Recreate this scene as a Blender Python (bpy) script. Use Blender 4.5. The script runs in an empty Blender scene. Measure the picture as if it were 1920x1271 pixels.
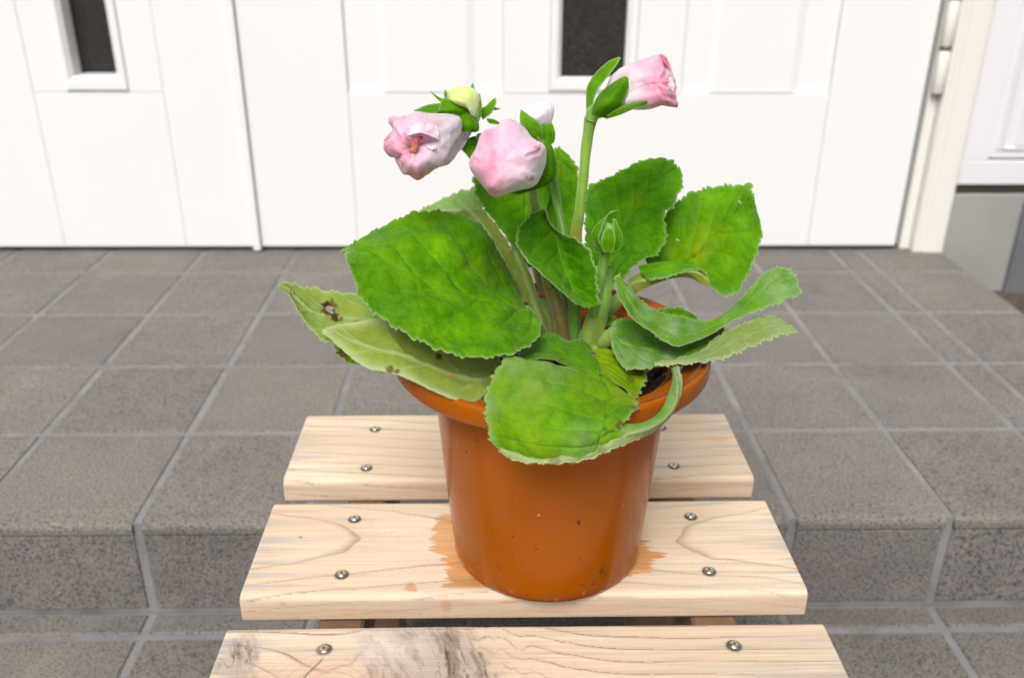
import bpy, math, random
import numpy as np
from mathutils import Matrix, Vector

random.seed(7)
rng = np.random.RandomState(11)
sc = bpy.context.scene
COL = sc.collection

# ------------------------------------------------------------------ camera
FPX = 1699.0                                   # focal length in pixels of the 1920 px wide photograph
PITCH, ROLL, YAW = math.radians(24.65), math.radians(0.34), math.radians(1.3)
cy_, sy_, cp_, sp_ = math.cos(YAW), math.sin(YAW), math.cos(PITCH), math.sin(PITCH)
FW = np.array([sy_*cp_, cy_*cp_, -sp_])
RT = np.array([cy_, -sy_, 0.0])
UP = np.cross(RT, FW)
c_, s_ = math.cos(ROLL), math.sin(ROLL)
RT, UP = c_*RT + s_*UP, -s_*RT + c_*UP
CAM = np.array([0.0, 0.0, 0.37])
cd = bpy.data.cameras.new('camera')
cam = bpy.data.objects.new('camera', cd)
COL.objects.link(cam)
m = Matrix.Identity(4)
for i in range(3):
    m[i][0] = RT[i]; m[i][1] = UP[i]; m[i][2] = -FW[i]; m[i][3] = CAM[i]
cam.matrix_world = m
cd.sensor_width = 36.0
cd.lens = 36.0*FPX/1920.0
cd.clip_start = 0.02
cd.clip_end = 200.0
cd.dof.use_dof = True
cd.dof.focus_distance = 0.50
cd.dof.aperture_fstop = 8.5
sc.camera = cam

# ------------------------------------------------------------------ light
SUN_EL, SUN_AZ = math.radians(50.0), math.radians(196.0)   # azimuth of the sun, clockwise from +Y seen from above
world = bpy.data.worlds.new('World')
sc.world = world
world.use_nodes = True
wn, wl = world.node_tree.nodes, world.node_tree.links
bg = wn['Background']
sky = wn.new('ShaderNodeTexSky')
sky.sky_type = 'NISHITA'
sky.sun_disc = False
sky.sun_elevation = SUN_EL
sky.sun_rotation = SUN_AZ
sky.air_density = 1.0
sky.dust_density = 6.0
sky.ozone_density = 0.3
hs = wn.new('ShaderNodeHueSaturation')
hs.inputs['Saturation'].default_value = 0.30
wl.new(sky.outputs[0], hs.inputs['Color'])
wl.new(hs.outputs[0], bg.inputs['Color'])
bg.inputs['Strength'].default_value = 0.09
sl = bpy.data.lights.new('sun', 'SUN')
sl.energy = 1.9
sl.angle = math.radians(26.0)
sl.color = (1.0, 0.975, 0.94)
sun = bpy.data.objects.new('sun', sl)
COL.objects.link(sun)
sdir = Vector((math.sin(SUN_AZ)*math.cos(SUN_EL), math.cos(SUN_AZ)*math.cos(SUN_EL), math.sin(SUN_EL)))
sun.rotation_euler = sdir.to_track_quat('Z', 'Y').to_euler()
sun.location = (0, 0, 5)
sc.view_settings.view_transform = 'Standard'
sc.view_settings.look = 'None'
sc.view_settings.gamma = 1.0
sc.view_settings.use_curve_mapping = False
sc.view_settings.exposure = 0.30

# ------------------------------------------------------------------ helpers
def lin(r, g=None, b=None):
    if g is None: r, g, b = r
    f = lambda c: (c/255.0/12.92) if c/255.0 <= 0.04045 else ((c/255.0+0.055)/1.055)**2.4
    return (f(r), f(g), f(b))

def at(x, y, d):
    """the point of the place seen at photograph pixel (x, y), d metres along the view axis"""
    x = np.asarray(x, float); y = np.asarray(y, float); d = np.asarray(d, float)
    v = FW + RT*((x[..., None]-960)/FPX) - UP*((y[..., None]-635.5)/FPX)
    return CAM + v*d[..., None]

def at1(x, y, d):
    return at(np.array(x), np.array(y), np.array(d))

def tag(o, label=None, cat=None, group=None, kind=None):
    if label: o['label'] = label
    if cat: o['category'] = cat
    if group: o['group'] = group
    if kind: o['kind'] = kind
    return o

def empty(name, loc=(0, 0, 0), **k):
    o = bpy.data.objects.new(name, None)
    o.location = loc
    o.empty_display_size = 0.02
    COL.objects.link(o)
    return tag(o, **k)

def link(name, me, parent=None, loc=None, **k):
    """parent: coordinates of the mesh stay world coordinates"""
    o = bpy.data.objects.new(name, me)
    COL.objects.link(o)
    if parent is not None:
        o.parent = parent
        w = world_loc(parent)
        l = Vector(loc) if loc is not None else Vector((0, 0, 0))
        o.location = l - w
    elif loc is not None:
        o.location = loc
    return tag(o, **k)

def world_loc(o):
    v = Vector((0, 0, 0))
    while o is not None:
        v += o.location
        o = o.parent
    return v

def mesh(name, V, Fs, mats, smooth=False, midx=None, cols=None, uv=None):
    me = bpy.data.meshes.new(name)
    V = np.asarray(V, dtype=np.float64)
    me.from_pydata(V.tolist(), [], [list(f) for f in Fs])
    if not isinstance(mats, (list, tuple)): mats = [mats]
    for mt in mats: me.materials.append(mt)
    if smooth: me.polygons.foreach_set('use_smooth', [True]*len(me.polygons))
    if midx is not None: me.polygons.foreach_set('material_index', np.asarray(midx, dtype=np.int32))
    if cols:
        for nm, arr in cols.items():
            a = me.color_attributes.new(nm, 'FLOAT_COLOR', 'POINT')
            arr = np.asarray(arr, dtype=np.float32)
            if arr.shape[1] == 3: arr = np.hstack([arr, np.ones((len(arr), 1), np.float32)])
            a.data.foreach_set('color', arr.ravel())
    me.update()
    return me

def grid_faces(nu, nv, closed_v=False, off=0, rev=False):
    i = np.arange(nu-1)[:, None]
    nvv = nv if closed_v else nv-1
    j = np.arange(nvv)[None, :]
    a = i*nv+j; b = i*nv+(j+1) % nv; c = (i+1)*nv+(j+1) % nv; d = (i+1)*nv+j
    F = np.stack([a, b, c, d], -1).reshape(-1, 4)+off
    return F[:, ::-1] if rev else F

class MB:
    def __init__(s): s.V = []; s.F = []; s.S = []
    def add(s, V, F, smooth=False):
        o = len(s.V)
        s.V += [tuple(map(float, v)) for v in V]
        s.F += [tuple(int(k)+o for k in f) for f in F]
        s.S += [smooth]*len(F)
    def box(s, x0, x1, y0, y1, z0, z1, bev=0.0):
        if bev <= 0:
            V = [(x, y, z) for z in (z0, z1) for y in (y0, y1) for x in (x0, x1)]
            s.add(V, [(0, 2, 3, 1), (4, 5, 7, 6), (0, 1, 5, 4), (2, 6, 7, 3), (0, 4, 6, 2), (1, 3, 7, 5)])
        else:
            b = bev
            rings = []
            for z, k in ((z0, b), (z0+b, 0), (z1-b, 0), (z1, b)):
                x0_, x1_, y0_, y1_ = x0+k, x1-k, y0+k, y1-k
                c = b if k == 0 else b*0.4
                rings.append([(x0_+c, y0_, z), (x1_-c, y0_, z), (x1_, y0_+c, z), (x1_, y1_-c, z), (x1_-c, y1_, z), (x0_+c, y1_, z), (x0_, y1_-c, z), (x0_, y0_+c, z)])
            V = [p for r in rings for p in r]
            F = [tuple(range(7, -1, -1)), tuple(range(24, 32))]
            for k in range(3):
                for j in range(8):
                    F.append((k*8+j, k*8+(j+1) % 8, (k+1)*8+(j+1) % 8, (k+1)*8+j))
            s.add(V, F)
    def extrude_x(s, prof, x0, x1):
        """prof: closed (y, z) outline, counter-clockwise seen from +x"""
        n = len(prof)
        V = [(x0, y, z) for y, z in prof]+[(x1, y, z) for y, z in prof]
        F = [tuple(range(n-1, -1, -1)), tuple(range(n, 2*n))]
        for j in range(n):
            F.append((j, (j+1) % n, n+(j+1) % n, n+j))
        s.add(V, F)
    def lathe(s, prof, c=(0, 0, 0), n=32, smooth=True):
        V = []; F = []
        for r, z in prof:
            for k in range(n):
                a = 2*math.pi*k/n
                V.append((c[0]+r*math.cos(a), c[1]+r*math.sin(a), c[2]+z))
        for i in range(len(prof)-1):
            for k in range(n):
                F.append((i*n+k, i*n+(k+1) % n, (i+1)*n+(k+1) % n, (i+1)*n+k))
        s.add(V, F, smooth)
    def build(s, name, mat, parent=None, loc=None, smooth=None, **k):
        me = bpy.data.meshes.new(name)
        me.from_pydata(s.V, [], s.F)
        me.materials.append(mat)
        me.polygons.foreach_set('use_smooth', s.S if smooth is None else [smooth]*len(s.F))
        me.update()
        return link(name, me, parent, loc, **k)

# value noise, vectorised
def _hash(ix, iy, iz, seed):
    n = (ix.astype(np.int64)*374761393+iy.astype(np.int64)*668265263+iz.astype(np.int64)*2147483647+seed*1274126177) & 0xFFFFFFFF
    n = ((n ^ (n >> 13))*1274126177) & 0xFFFFFFFF
    n = (n ^ (n >> 16)) & 0xFFFFFFFF
    return n/4294967295.0
def vnoise(x, y, z=0.0, seed=0):
    x, y, z = np.broadcast_arrays(np.asarray(x, float), np.asarray(y, float), np.asarray(z, float))
    xi, yi, zi = np.floor(x), np.floor(y), np.floor(z)
    fx, fy, fz = x-xi, y-yi, z-zi
    fx, fy, fz = [t*t*(3-2*t) for t in (fx, fy, fz)]
    r = 0
    for dx in (0, 1):
        for dy in (0, 1):
            for dz in (0, 1):
                w = (fx if dx else 1-fx)*(fy if dy else 1-fy)*(fz if dz else 1-fz)
                r = r+w*_hash(xi+dx, yi+dy, zi+dz, seed)
    return r*2-1
def fbm(x, y, z=0.0, seed=0, oct=4):
    r = 0; a = 0.5
    for k in range(oct):
        r = r+a*vnoise(x*2**k, y*2**k, np.asarray(z)*2**k, seed+k*17)
        a *= 0.5
    return r
def sstep(a, b, x):
    t = np.clip((x-a)/(b-a), 0, 1)
    return t*t*(3-2*t)
def mixc(c1, c2, t):
    t = np.asarray(t)[..., None]
    return c1*(1-t)+c2*t

# ------------------------------------------------------------------ materials
def newmat(name):
    mt = bpy.data.materials.new(name)
    mt.use_nodes = True
    return mt, mt.node_tree.nodes, mt.node_tree.links, mt.node_tree.nodes['Principled BSDF']
def N(ns, t, **k):
    n = ns.new(t)
    for a, b in k.items():
        if a in n.inputs.keys() if hasattr(n.inputs, 'keys') else False: n.inputs[a].default_value = b
        else: setattr(n, a, b)
    return n
def noise(ns, ls, coord, scale, detail=4.0, rough=0.55, dist=0.0):
    n = ns.new('ShaderNodeTexNoise')
    n.inputs['Scale'].default_value = scale
    n.inputs['Detail'].default_value = detail
    n.inputs['Roughness'].default_value = rough
    n.inputs['Distortion'].default_value = dist
    ls.new(coord, n.inputs['Vector'])
    return n
def ramp(ns, ls, src, stops):
    r = ns.new('ShaderNodeValToRGB')
    el = r.color_ramp.elements
    while len(el) > len(stops): el.remove(el[-1])
    while len(el) < len(stops): el.new(0.5)
    for e, (p, c) in zip(el, stops):
        e.position = p
        e.color = (*c, 1.0) if len(c) == 3 else c
    ls.new(src, r.inputs['Fac'])
    return r
def mix(ns, ls, fac, a, b, mode='MIX'):
    n = ns.new('ShaderNodeMix')
    n.data_type = 'RGBA'; n.blend_type = mode
    for sock, v in ((n.inputs[0], fac), (n.inputs[6], a), (n.inputs[7], b)):
        if hasattr(v, 'is_linked') or isinstance(v, bpy.types.NodeSocket): ls.new(v, sock)
        elif isinstance(v, (int, float)): sock.default_value = v
        else: sock.default_value = (*v, 1.0) if len(v) == 3 else v
    return n.outputs[2]
def bump(ns, ls, height, strength, dist, normal=None):
    b = ns.new('ShaderNodeBump')
    b.inputs['Strength'].default_value = strength
    b.inputs['Distance'].default_value = dist
    ls.new(height, b.inputs['Height'])
    if normal is not None: ls.new(normal, b.inputs['Normal'])
    return b.outputs[0]
def rng_shift(ns, ls, coord):
    """shift texture coordinates per object"""
    oi = ns.new('ShaderNodeObjectInfo')
    cx = ns.new('ShaderNodeCombineXYZ')
    mu = ns.new('ShaderNodeMath'); mu.operation = 'MULTIPLY'; mu.inputs[1].default_value = 37.0
    ls.new(oi.outputs['Random'], mu.inputs[0])
    for k in range(3): ls.new(mu.outputs[0], cx.inputs[k])
    ad = ns.new('ShaderNodeVectorMath'); ad.operation = 'ADD'
    ls.new(coord, ad.inputs[0]); ls.new(cx.outputs[0], ad.inputs[1])
    return ad.outputs[0], oi.outputs['Random']

def tile_material(name, base, dark, light, warm):
    mt, ns, ls, p = newmat(name)
    tc = ns.new('ShaderNodeTexCoord')
    co, rnd = rng_shift(ns, ls, tc.outputs['Object'])
    n1 = noise(ns, ls, co, 14, 3, 0.6)
    n2 = noise(ns, ls, co, 420, 2.0, 0.55)
    n3 = noise(ns, ls, co, 900, 2.0, 0.6)
    c = ramp(ns, ls, n1.outputs[0], [(0.35, base), (0.65, warm)]).outputs[0]
    sp = ramp(ns, ls, n2.outputs[0], [(0.36, dark), (0.47, (0.5, 0.5, 0.5)), (0.56, (0.5, 0.5, 0.5)), (0.68, light)])
    c = mix(ns, ls, 0.85, c, sp.outputs[0], 'OVERLAY')
    s2 = ramp(ns, ls, n3.outputs[0], [(0.30, (0.3, 0.3, 0.3)), (0.44, (0.5, 0.5, 0.5)), (0.62, (0.56, 0.55, 0.54))])
    c = mix(ns, ls, 0.6, c, s2.outputs[0], 'OVERLAY')
    # each tile fired a little differently
    hv = ns.new('ShaderNodeHueSaturation')
    mr = ns.new('ShaderNodeMapRange'); mr.inputs['To Min'].default_value = 0.94; mr.inputs['To Max'].default_value = 1.07
    ls.new(rnd, mr.inputs['Value']); ls.new(mr.outputs[0], hv.inputs['Value']); ls.new(c, hv.inputs['Color'])
    # worn dusty patches
    n4 = noise(ns, ls, co, 30, 5, 0.65)
    f = ramp(ns, ls, n4.outputs[0], [(0.45, (0, 0, 0)), (0.75, (0.22, 0.22, 0.22))])
    c = mix(ns, ls, f.outputs[0], hv.outputs[0], lin(140, 133, 127))
    tw = ns.new('ShaderNodeNewGeometry')
    n5 = noise(ns, ls, tw.outputs['Position'], 5.5, 6, 0.68, 0.4)
    f5 = ramp(ns, ls, n5.outputs[0], [(0.32, (0.86, 0.855, 0.85)), (0.52, (1, 1, 1)), (0.72, (1.14, 1.13, 1.11))])
    c = mix(ns, ls, 1.0, c, f5.outputs[0], 'MULTIPLY')
    ls.new(c, p.inputs['Base Color'])
    p.inputs['Roughness'].default_value = 0.75
    p.inputs['Specular IOR Level'].default_value = 0.35
    nb = bump(ns, ls, n2.outputs[0], 0.6, 0.0008)
    nb = bump(ns, ls, n1.outputs[0], 0.2, 0.002, nb)
    ls.new(nb, p.inputs['Normal'])
    return mt

def plain_noise(name, base, vary, scale=8, rough=0.6, bmp=0.1, bscale=150, bdist=0.001, metal=0.0, spec=0.5, detail=5):
    mt, ns, ls, p = newmat(name)
    tc = ns.new('ShaderNodeTexCoord')
    n = noise(ns, ls, tc.outputs['Object'], scale, detail, 0.6)
    c = ramp(ns, ls, n.outputs[0], [(0.3, base), (0.7, vary)])
    ls.new(c.outputs[0], p.inputs['Base Color'])
    p.inputs['Roughness'].default_value = rough
    p.inputs['Metallic'].default_value = metal
    p.inputs['Specular IOR Level'].default_value = spec
    if bmp:
        nb = noise(ns, ls, tc.outputs['Object'], bscale, 3, 0.6)
        ls.new(bump(ns, ls, nb.outputs[0], bmp, bdist), p.inputs['Normal'])
    return mt

M = {}
M['tile'] = tile_material('grey_speckled_porch_tile', lin(114, 111, 106), (0.13, 0.13, 0.14), (0.70, 0.69, 0.67), lin(120, 115, 109))
M['riser'] = tile_material('darker_speckled_riser_tile', lin(108, 105, 103), (0.08, 0.08, 0.085), (0.74, 0.73, 0.72), lin(117, 113, 111))
M['grout'] = plain_noise('pale_grey_grout', lin(112, 112, 114), lin(130, 129, 131), 25, 0.85, 0.5, 300, 0.0012)
def grout_material():
    mt = plain_noise('pale_grey_grout', lin(120, 119, 120), lin(138, 136, 136), 25, 0.85, 0.5, 300, 0.0012)
    ns, ls = mt.node_tree.nodes, mt.node_tree.links
    p = ns['Principled BSDF']; src = p.inputs['Base Color'].links[0].from_socket
    g = ns.new('ShaderNodeNewGeometry')
    n = noise(ns, ls, g.outputs['Position'], 16, 6, 0.7)
    r = ramp(ns, ls, n.outputs[0], [(0.34, (0.74, 0.72, 0.70)), (0.52, (1, 1, 1))])
    ls.new(mix(ns, ls, 1.0, src, r.outputs[0], 'MULTIPLY'), p.inputs['Base Color'])
    return mt
M['grout'] = grout_material()
M['concrete'] = plain_noise('grey_concrete_render', lin(140, 139, 137), lin(158, 157, 154), 5, 0.9, 0.4, 60, 0.002)
M['soil_dark'] = plain_noise('bare_brown_earth', lin(70, 62, 50), lin(105, 95, 78), 25, 0.95, 0.9, 120, 0.01)
M['white'] = plain_noise('white_painted_metal', lin(230, 230, 230), lin(233, 233, 232), 3, 0.42, 0.05, 500, 0.0004)
M['white_wall'] = plain_noise('cool_white_paint', lin(222, 219, 224), lin(227, 225, 229), 4, 0.5, 0.05, 400, 0.0004)
M['cream'] = plain_noise('cream_white_frame_paint', lin(223, 220, 214), lin(227, 225, 220), 5, 0.42, 0.05, 400, 0.0004)
M['dark_gap'] = plain_noise('dark_brown_flashing', lin(48, 42, 36), lin(60, 52, 44), 20, 0.7, 0)
M['bronze'] = plain_noise('bronze_ring', lin(150, 118, 95), lin(120, 95, 80), 60, 0.4, 0, metal=0.6)
M['steel'] = plain_noise('polished_steel', lin(214, 208, 196), lin(180, 176, 168), 300, 0.36, 0.1, 600, 0.0003, metal=1.0)
M['black'] = plain_noise('recess_shade', lin(70, 66, 60), lin(96, 90, 82), 300, 0.8, 0)  # shade of the screw's recessed ring and pit, put into the colour
M['rail'] = plain_noise('brown_underframe_wood', lin(104, 82, 62), lin(136, 110, 86), 15, 0.7, 0.2, 100, 0.001)
M['rubber'] = plain_noise('grey_weatherstrip', lin(110, 118, 122), lin(130, 136, 140), 30, 0.6, 0)

def glass_material():
    mt, ns, ls, p = newmat('obscured_dark_glass')
    tc = ns.new('ShaderNodeTexCoord')
    n = noise(ns, ls, tc.outputs['Object'], 190, 3, 0.6)
    c = ramp(ns, ls, n.outputs[0], [(0.35, lin(34, 33, 32)), (0.55, lin(52, 50, 48)), (0.75, lin(92, 90, 88))])
    n0 = noise(ns, ls, tc.outputs['Object'], 12, 2, 0.5)
    cc = mix(ns, ls, n0.outputs[0], c.outputs[0], lin(44, 42, 42))
    ls.new(cc, p.inputs['Base Color'])
    p.inputs['Roughness'].default_value = 0.35
    p.inputs['Specular IOR Level'].default_value = 0.25
    ls.new(bump(ns, ls, n.outputs[0], 0.5, 0.002), p.inputs['Normal'])
    return mt
M['glass'] = glass_material()

def wood_material():
    mt, ns, ls, p = newmat('bare_pine_boards')
    at_ = ns.new('ShaderNodeVertexColor'); at_.layer_name = 'wood'
    tc = ns.new('ShaderNodeTexCoord')
    mp = ns.new('ShaderNodeMapping'); mp.inputs['Scale'].default_value = (18, 900, 500)
    ls.new(tc.outputs['Object'], mp.inputs['Vector'])
    n = noise(ns, ls, mp.outputs[0], 1.0, 3, 0.6)
    g = ramp(ns, ls, n.outputs[0], [(0.3, (0.42, 0.41, 0.40)), (0.6, (0.53, 0.53, 0.53))])
    c = mix(ns, ls, 0.8, at_.outputs['Color'], g.outputs[0], 'OVERLAY')
    ls.new(c, p.inputs['Base Color'])
    # the alpha of the attribute holds dampness
    mr = ns.new('ShaderNodeMapRange'); mr.inputs['To Min'].default_value = 0.62; mr.inputs['To Max'].default_value = 0.25
    ls.new(at_.outputs['Alpha'], mr.inputs['Value'])
    ls.new(mr.outputs[0], p.inputs['Roughness'])
    p.inputs['Specular IOR Level'].default_value = 0.35
    ls.new(bump(ns, ls, n.outputs[0], 0.25, 0.0005), p.inputs['Normal'])
    return mt
M['wood'] = wood_material()

def pot_material():
    mt, ns, ls, p = newmat('orange_brown_plastic')
    tc = ns.new('ShaderNodeTexCoord')
    n = noise(ns, ls, tc.outputs['Object'], 9, 4, 0.55)
    mp = ns.new('ShaderNodeMapping'); mp.inputs['Scale'].default_value = (60, 60, 4)
    ls.new(tc.outputs['Object'], mp.inputs['Vector'])
    n2 = noise(ns, ls, mp.outputs[0], 1.0, 3, 0.5)
    c = ramp(ns, ls, n.outputs[0], [(0.3, (0.290, 0.068, 0.0003)), (0.7, (0.330, 0.082, 0.0006))])
    ns1 = noise(ns, ls, tc.outputs['Object'], 260, 2, 0.5)
    sp1 = ramp(ns, ls, ns1.outputs[0], [(0.755, (0, 0, 0)), (0.79, (.8, .8, .8))])
    cc = mix(ns, ls, sp1.outputs[0], c.outputs[0], lin(190, 160, 130))
    ns2 = noise(ns, ls, tc.outputs['Object'], 170, 2, 0.5)
    sp2 = ramp(ns, ls, ns2.outputs[0], [(0.245, (1, 1, 1)), (0.265, (0, 0, 0))])
    cc = mix(ns, ls, sp2.outputs[0], cc, lin(84, 34, 10))
    # dried lime film in a broken band near the foot
    sx = ns.new('ShaderNodeSeparateXYZ'); ls.new(tc.outputs['Object'], sx.inputs[0])
    zr_ = ramp(ns, ls, sx.outputs[2], [(0.0, (1, 1, 1)), (0.010, (0, 0, 0))])
    ns3 = noise(ns, ls, tc.outputs['Object'], 120, 4, 0.7)
    sp3 = ramp(ns, ls, ns3.outputs[0], [(0.55, (0, 0, 0)), (0.68, (0.6, 0.6, 0.6))])
    cc = mix(ns, ls, mix(ns, ls, 1.0, zr_.outputs[0], sp3.outputs[0], 'MULTIPLY'), cc, lin(200, 180, 160))
    ls.new(cc, p.inputs['Base Color'])
    r = ramp(ns, ls, n2.outputs[0], [(0.35, (0.17,)*3), (0.7, (0.30,)*3)])
    ls.new(r.outputs[0], p.inputs['Roughness'])
    p.inputs['Specular IOR Level'].default_value = 0.22
    ls.new(bump(ns, ls, n.outputs[0], 0.08, 0.004), p.inputs['Normal'])
    return mt
M['pot'] = pot_material()

def leaf_material(name, under):
    """attribute 'leaf': R vein, G nearness to the hairy margin, B yellowing, A damage"""
    mt, ns, ls, p = newmat(name)
    a = ns.new('ShaderNodeVertexColor'); a.layer_name = 'leaf'
    a2 = ns.new('ShaderNodeVertexColor'); a2.layer_name = 'tint'
    sep = ns.new('ShaderNodeSeparateColor')
    ls.new(a.outputs['Color'], sep.inputs[0])
    tc = ns.new('ShaderNodeTexCoord')
    n1 = noise(ns, ls, tc.outputs['Object'], 70, 5, 0.62)
    n2 = noise(ns, ls, tc.outputs['Object'], 300, 4, 0.65)
    vo = ns.new('ShaderNodeTexVoronoi'); vo.feature = 'DISTANCE_TO_EDGE'; vo.inputs['Scale'].default_value = 330
    wv = noise(ns, ls, tc.outputs['Object'], 90, 2, 0.5)
    mv = mix(ns, ls, 0.02, tc.outputs['Object'], wv.outputs['Color'])
    ls.new(mv, vo.inputs['Vector'])
    if under:
        c = ramp(ns, ls, n1.outputs[0], [(0.3, lin(116, 150, 72)), (0.7, lin(140, 168, 96))]).outputs[0]
        vein = lin(176, 192, 130); yel = lin(160, 168, 44); edge = lin(196, 208, 160)
    else:
        c = ramp(ns, ls, n1.outputs[0], [(0.26, (0.048, 0.185, 0.0)), (0.48, (0.096, 0.275, 0.0)), (0.74, (0.170, 0.375, 0.0))]).outputs[0]
        vein = lin(116, 168, 20); yel = lin(150, 164, 6); edge = lin(160, 190, 120)
    c = mix(ns, ls, 1.0, c, a2.outputs['Color'], 'MULTIPLY')
    yn = ns.new('ShaderNodeMath'); yn.operation = 'MULTIPLY'
    ls.new(sep.outputs[2], yn.inputs[0]); yn.inputs[1].default_value = 1.0
    c = mix(ns, ls, yn.outputs[0], c, yel)
    f = ramp(ns, ls, n2.outputs[0], [(0.35, (0.44, 0.45, 0.42)), (0.65, (0.55, 0.55, 0.52))])
    c = mix(ns, ls, 0.7, c, f.outputs[0], 'OVERLAY')
    vm = ns.new('ShaderNodeMath'); vm.operation = 'MULTIPLY'; vm.inputs[1].default_value = 0.75 if not under else 0.8
    ls.new(sep.outputs[0], vm.inputs[0])
    c = mix(ns, ls, vm.outputs[0], c, vein)
    em = ns.new('ShaderNodeMath'); em.operation = 'MULTIPLY'; em.inputs[1].default_value = 0.75
    ls.new(sep.outputs[1], em.inputs[0])
    c = mix(ns, ls, em.outputs[0], c, edge)
    fzm = ns.new('ShaderNodeMath'); fzm.operation = 'MULTIPLY'; fzm.inputs[1].default_value = 0.8
    ls.new(a2.outputs['Alpha'], fzm.inputs[0])
    c = mix(ns, ls, fzm.outputs[0], c, lin(150, 176, 124))
    dn = ramp(ns, ls, n2.outputs[0], [(0.3, lin(66, 40, 18)), (0.7, lin(110, 80, 36))])
    c = mix(ns, ls, a.outputs['Alpha'], c, dn.outputs[0])
    ls.new(c, p.inputs['Base Color'])
    p.inputs['Roughness'].default_value = 0.50 if not under else 0.7
    p.inputs['Specular IOR Level'].default_value = 0.10
    p.inputs['Sheen Weight'].default_value = 0.04 if not under else 0.25
    p.inputs['Sheen Roughness'].default_value = 0.45
    p.inputs['Sheen Tint'].default_value = (0.9, 1.0, 0.85, 1)
    nb = bump(ns, ls, vo.outputs['Distance'], 0.16, 0.0006)
    nb = bump(ns, ls, n2.outputs[0], 0.3, 0.0006, nb)
    ls.new(nb, p.inputs['Normal'])
    tr = ns.new('ShaderNodeBsdfTranslucent')
    tcx = mix(ns, ls, 1.0, c, (1.0, 1.0, 0.35), 'MULTIPLY')
    ls.new(tcx, tr.inputs['Color'])
    ms = ns.new('ShaderNodeMixShader'); ms.inputs[0].default_value = 0.30
    out = ns['Material Output']
    ls.new(p.outputs[0], ms.inputs[1]); ls.new(tr.outputs[0], ms.inputs[2]); ls.new(ms.outputs[0], out.inputs['Surface'])
    return mt
M['leaf_top'] = leaf_material('leaf_upper_side', False)
M['leaf_under'] = leaf_material('leaf_pale_underside', True)

def stem_material():
    mt, ns, ls, p = newmat('downy_green_stem')
    a = ns.new('ShaderNodeVertexColor'); a.layer_name = 'stem'
    tc = ns.new('ShaderNodeTexCoord')
    n = noise(ns, ls, tc.outputs['Object'], 180, 3, 0.6)
    f = ramp(ns, ls, n.outputs[0], [(0.35, (0.44,)*3), (0.65, (0.55,)*3)])
    c = mix(ns, ls, 0.7, a.outputs['Color'], f.outputs[0], 'OVERLAY')
    ls.new(c, p.inputs['Base Color'])
    p.inputs['Roughness'].default_value = 0.5
    p.inputs['Subsurface Weight'].default_value = 0.25
    p.inputs['Subsurface Radius'].default_value = (0.004, 0.006, 0.001)
    p.inputs['Subsurface Scale'].default_value = 0.5
    p.inputs['Sheen Weight'].default_value = 0.3
    ls.new(bump(ns, ls, n.outputs[0], 0.3, 0.0006), p.inputs['Normal'])
    return mt
M['stem'] = stem_material()

def petal_material():
    mt, ns, ls, p = newmat('wilting_pink_petal')
    a = ns.new('ShaderNodeVertexColor'); a.layer_name = 'petal'
    tc = ns.new('ShaderNodeTexCoord')
    n = noise(ns, ls, tc.outputs['Object'], 500, 3, 0.65)
    n1 = noise(ns, ls, tc.outputs['Object'], 120, 4, 0.6)
    f = ramp(ns, ls, n1.outputs[0], [(0.35, (0.46, 0.44, 0.45)), (0.65, (0.54, 0.54, 0.54))])
    c = mix(ns, ls, 0.6, a.outputs['Color'], f.outputs[0], 'OVERLAY')
    ls.new(c, p.inputs['Base Color'])
    p.inputs['Roughness'].default_value = 0.55
    p.inputs['Subsurface Weight'].default_value = 0.35
    p.inputs['Subsurface Radius'].default_value = (0.006, 0.003, 0.003)
    p.inputs['Subsurface Scale'].default_value = 0.6
    p.inputs['Sheen Weight'].default_value = 0.2
    nb = bump(ns, ls, n.outputs[0], 0.3, 0.0006)
    nb = bump(ns, ls, n1.outputs[0], 0.35, 0.002, nb)
    ls.new(nb, p.inputs['Normal'])
    return mt
M['petal'] = petal_material()
M['compost'] = plain_noise('dark_wet_compost', lin(34, 24, 16), lin(72, 52, 34), 130, 0.8, 1.0, 350, 0.003)
M['bark'] = plain_noise('brown_bark_crumbs', lin(48, 34, 22), lin(110, 82, 54), 160, 0.8, 0.6, 400, 0.002)
M['orange_fleck'] = plain_noise('orange_pollen_fleck', lin(214, 120, 20), lin(190, 90, 20), 200, 0.6, 0)
def drop_material():
    mt, ns, ls, p = newmat('water_drop')
    p.inputs['Transmission Weight'].default_value = 1.0
    p.inputs['Roughness'].default_value = 0.02
    p.inputs['IOR'].default_value = 1.33
    tc = ns.new('ShaderNodeTexCoord')
    n = noise(ns, ls, tc.outputs['Object'], 300, 2)
    ls.new(bump(ns, ls, n.outputs[0], 0.1, 0.0004), p.inputs['Normal'])
    return mt
M['water'] = drop_material()

# ------------------------------------------------------------------ the setting: ground, porch, tiles
PZ = -0.1402        # porch top
GZ = -0.2462        # lower paving
U0 = 0.155
XJ = [-11.35, -10.32, -9.30, -8.27, -7.25, -6.22, -5.20, -4.182, -3.167, -2.155, -1.150, -0.155, 0.840, 1.829, 2.802, 3.757, 4.067, 4.955]
XJ = [x*U0 for x in XJ]
DOOR_Y = 1.474
YJ = [0.7015, 5.597*U0, 6.670*U0, 7.745*U0, 8.832*U0, 9.87*U0]
G = 0.0042          # half the joint

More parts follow.
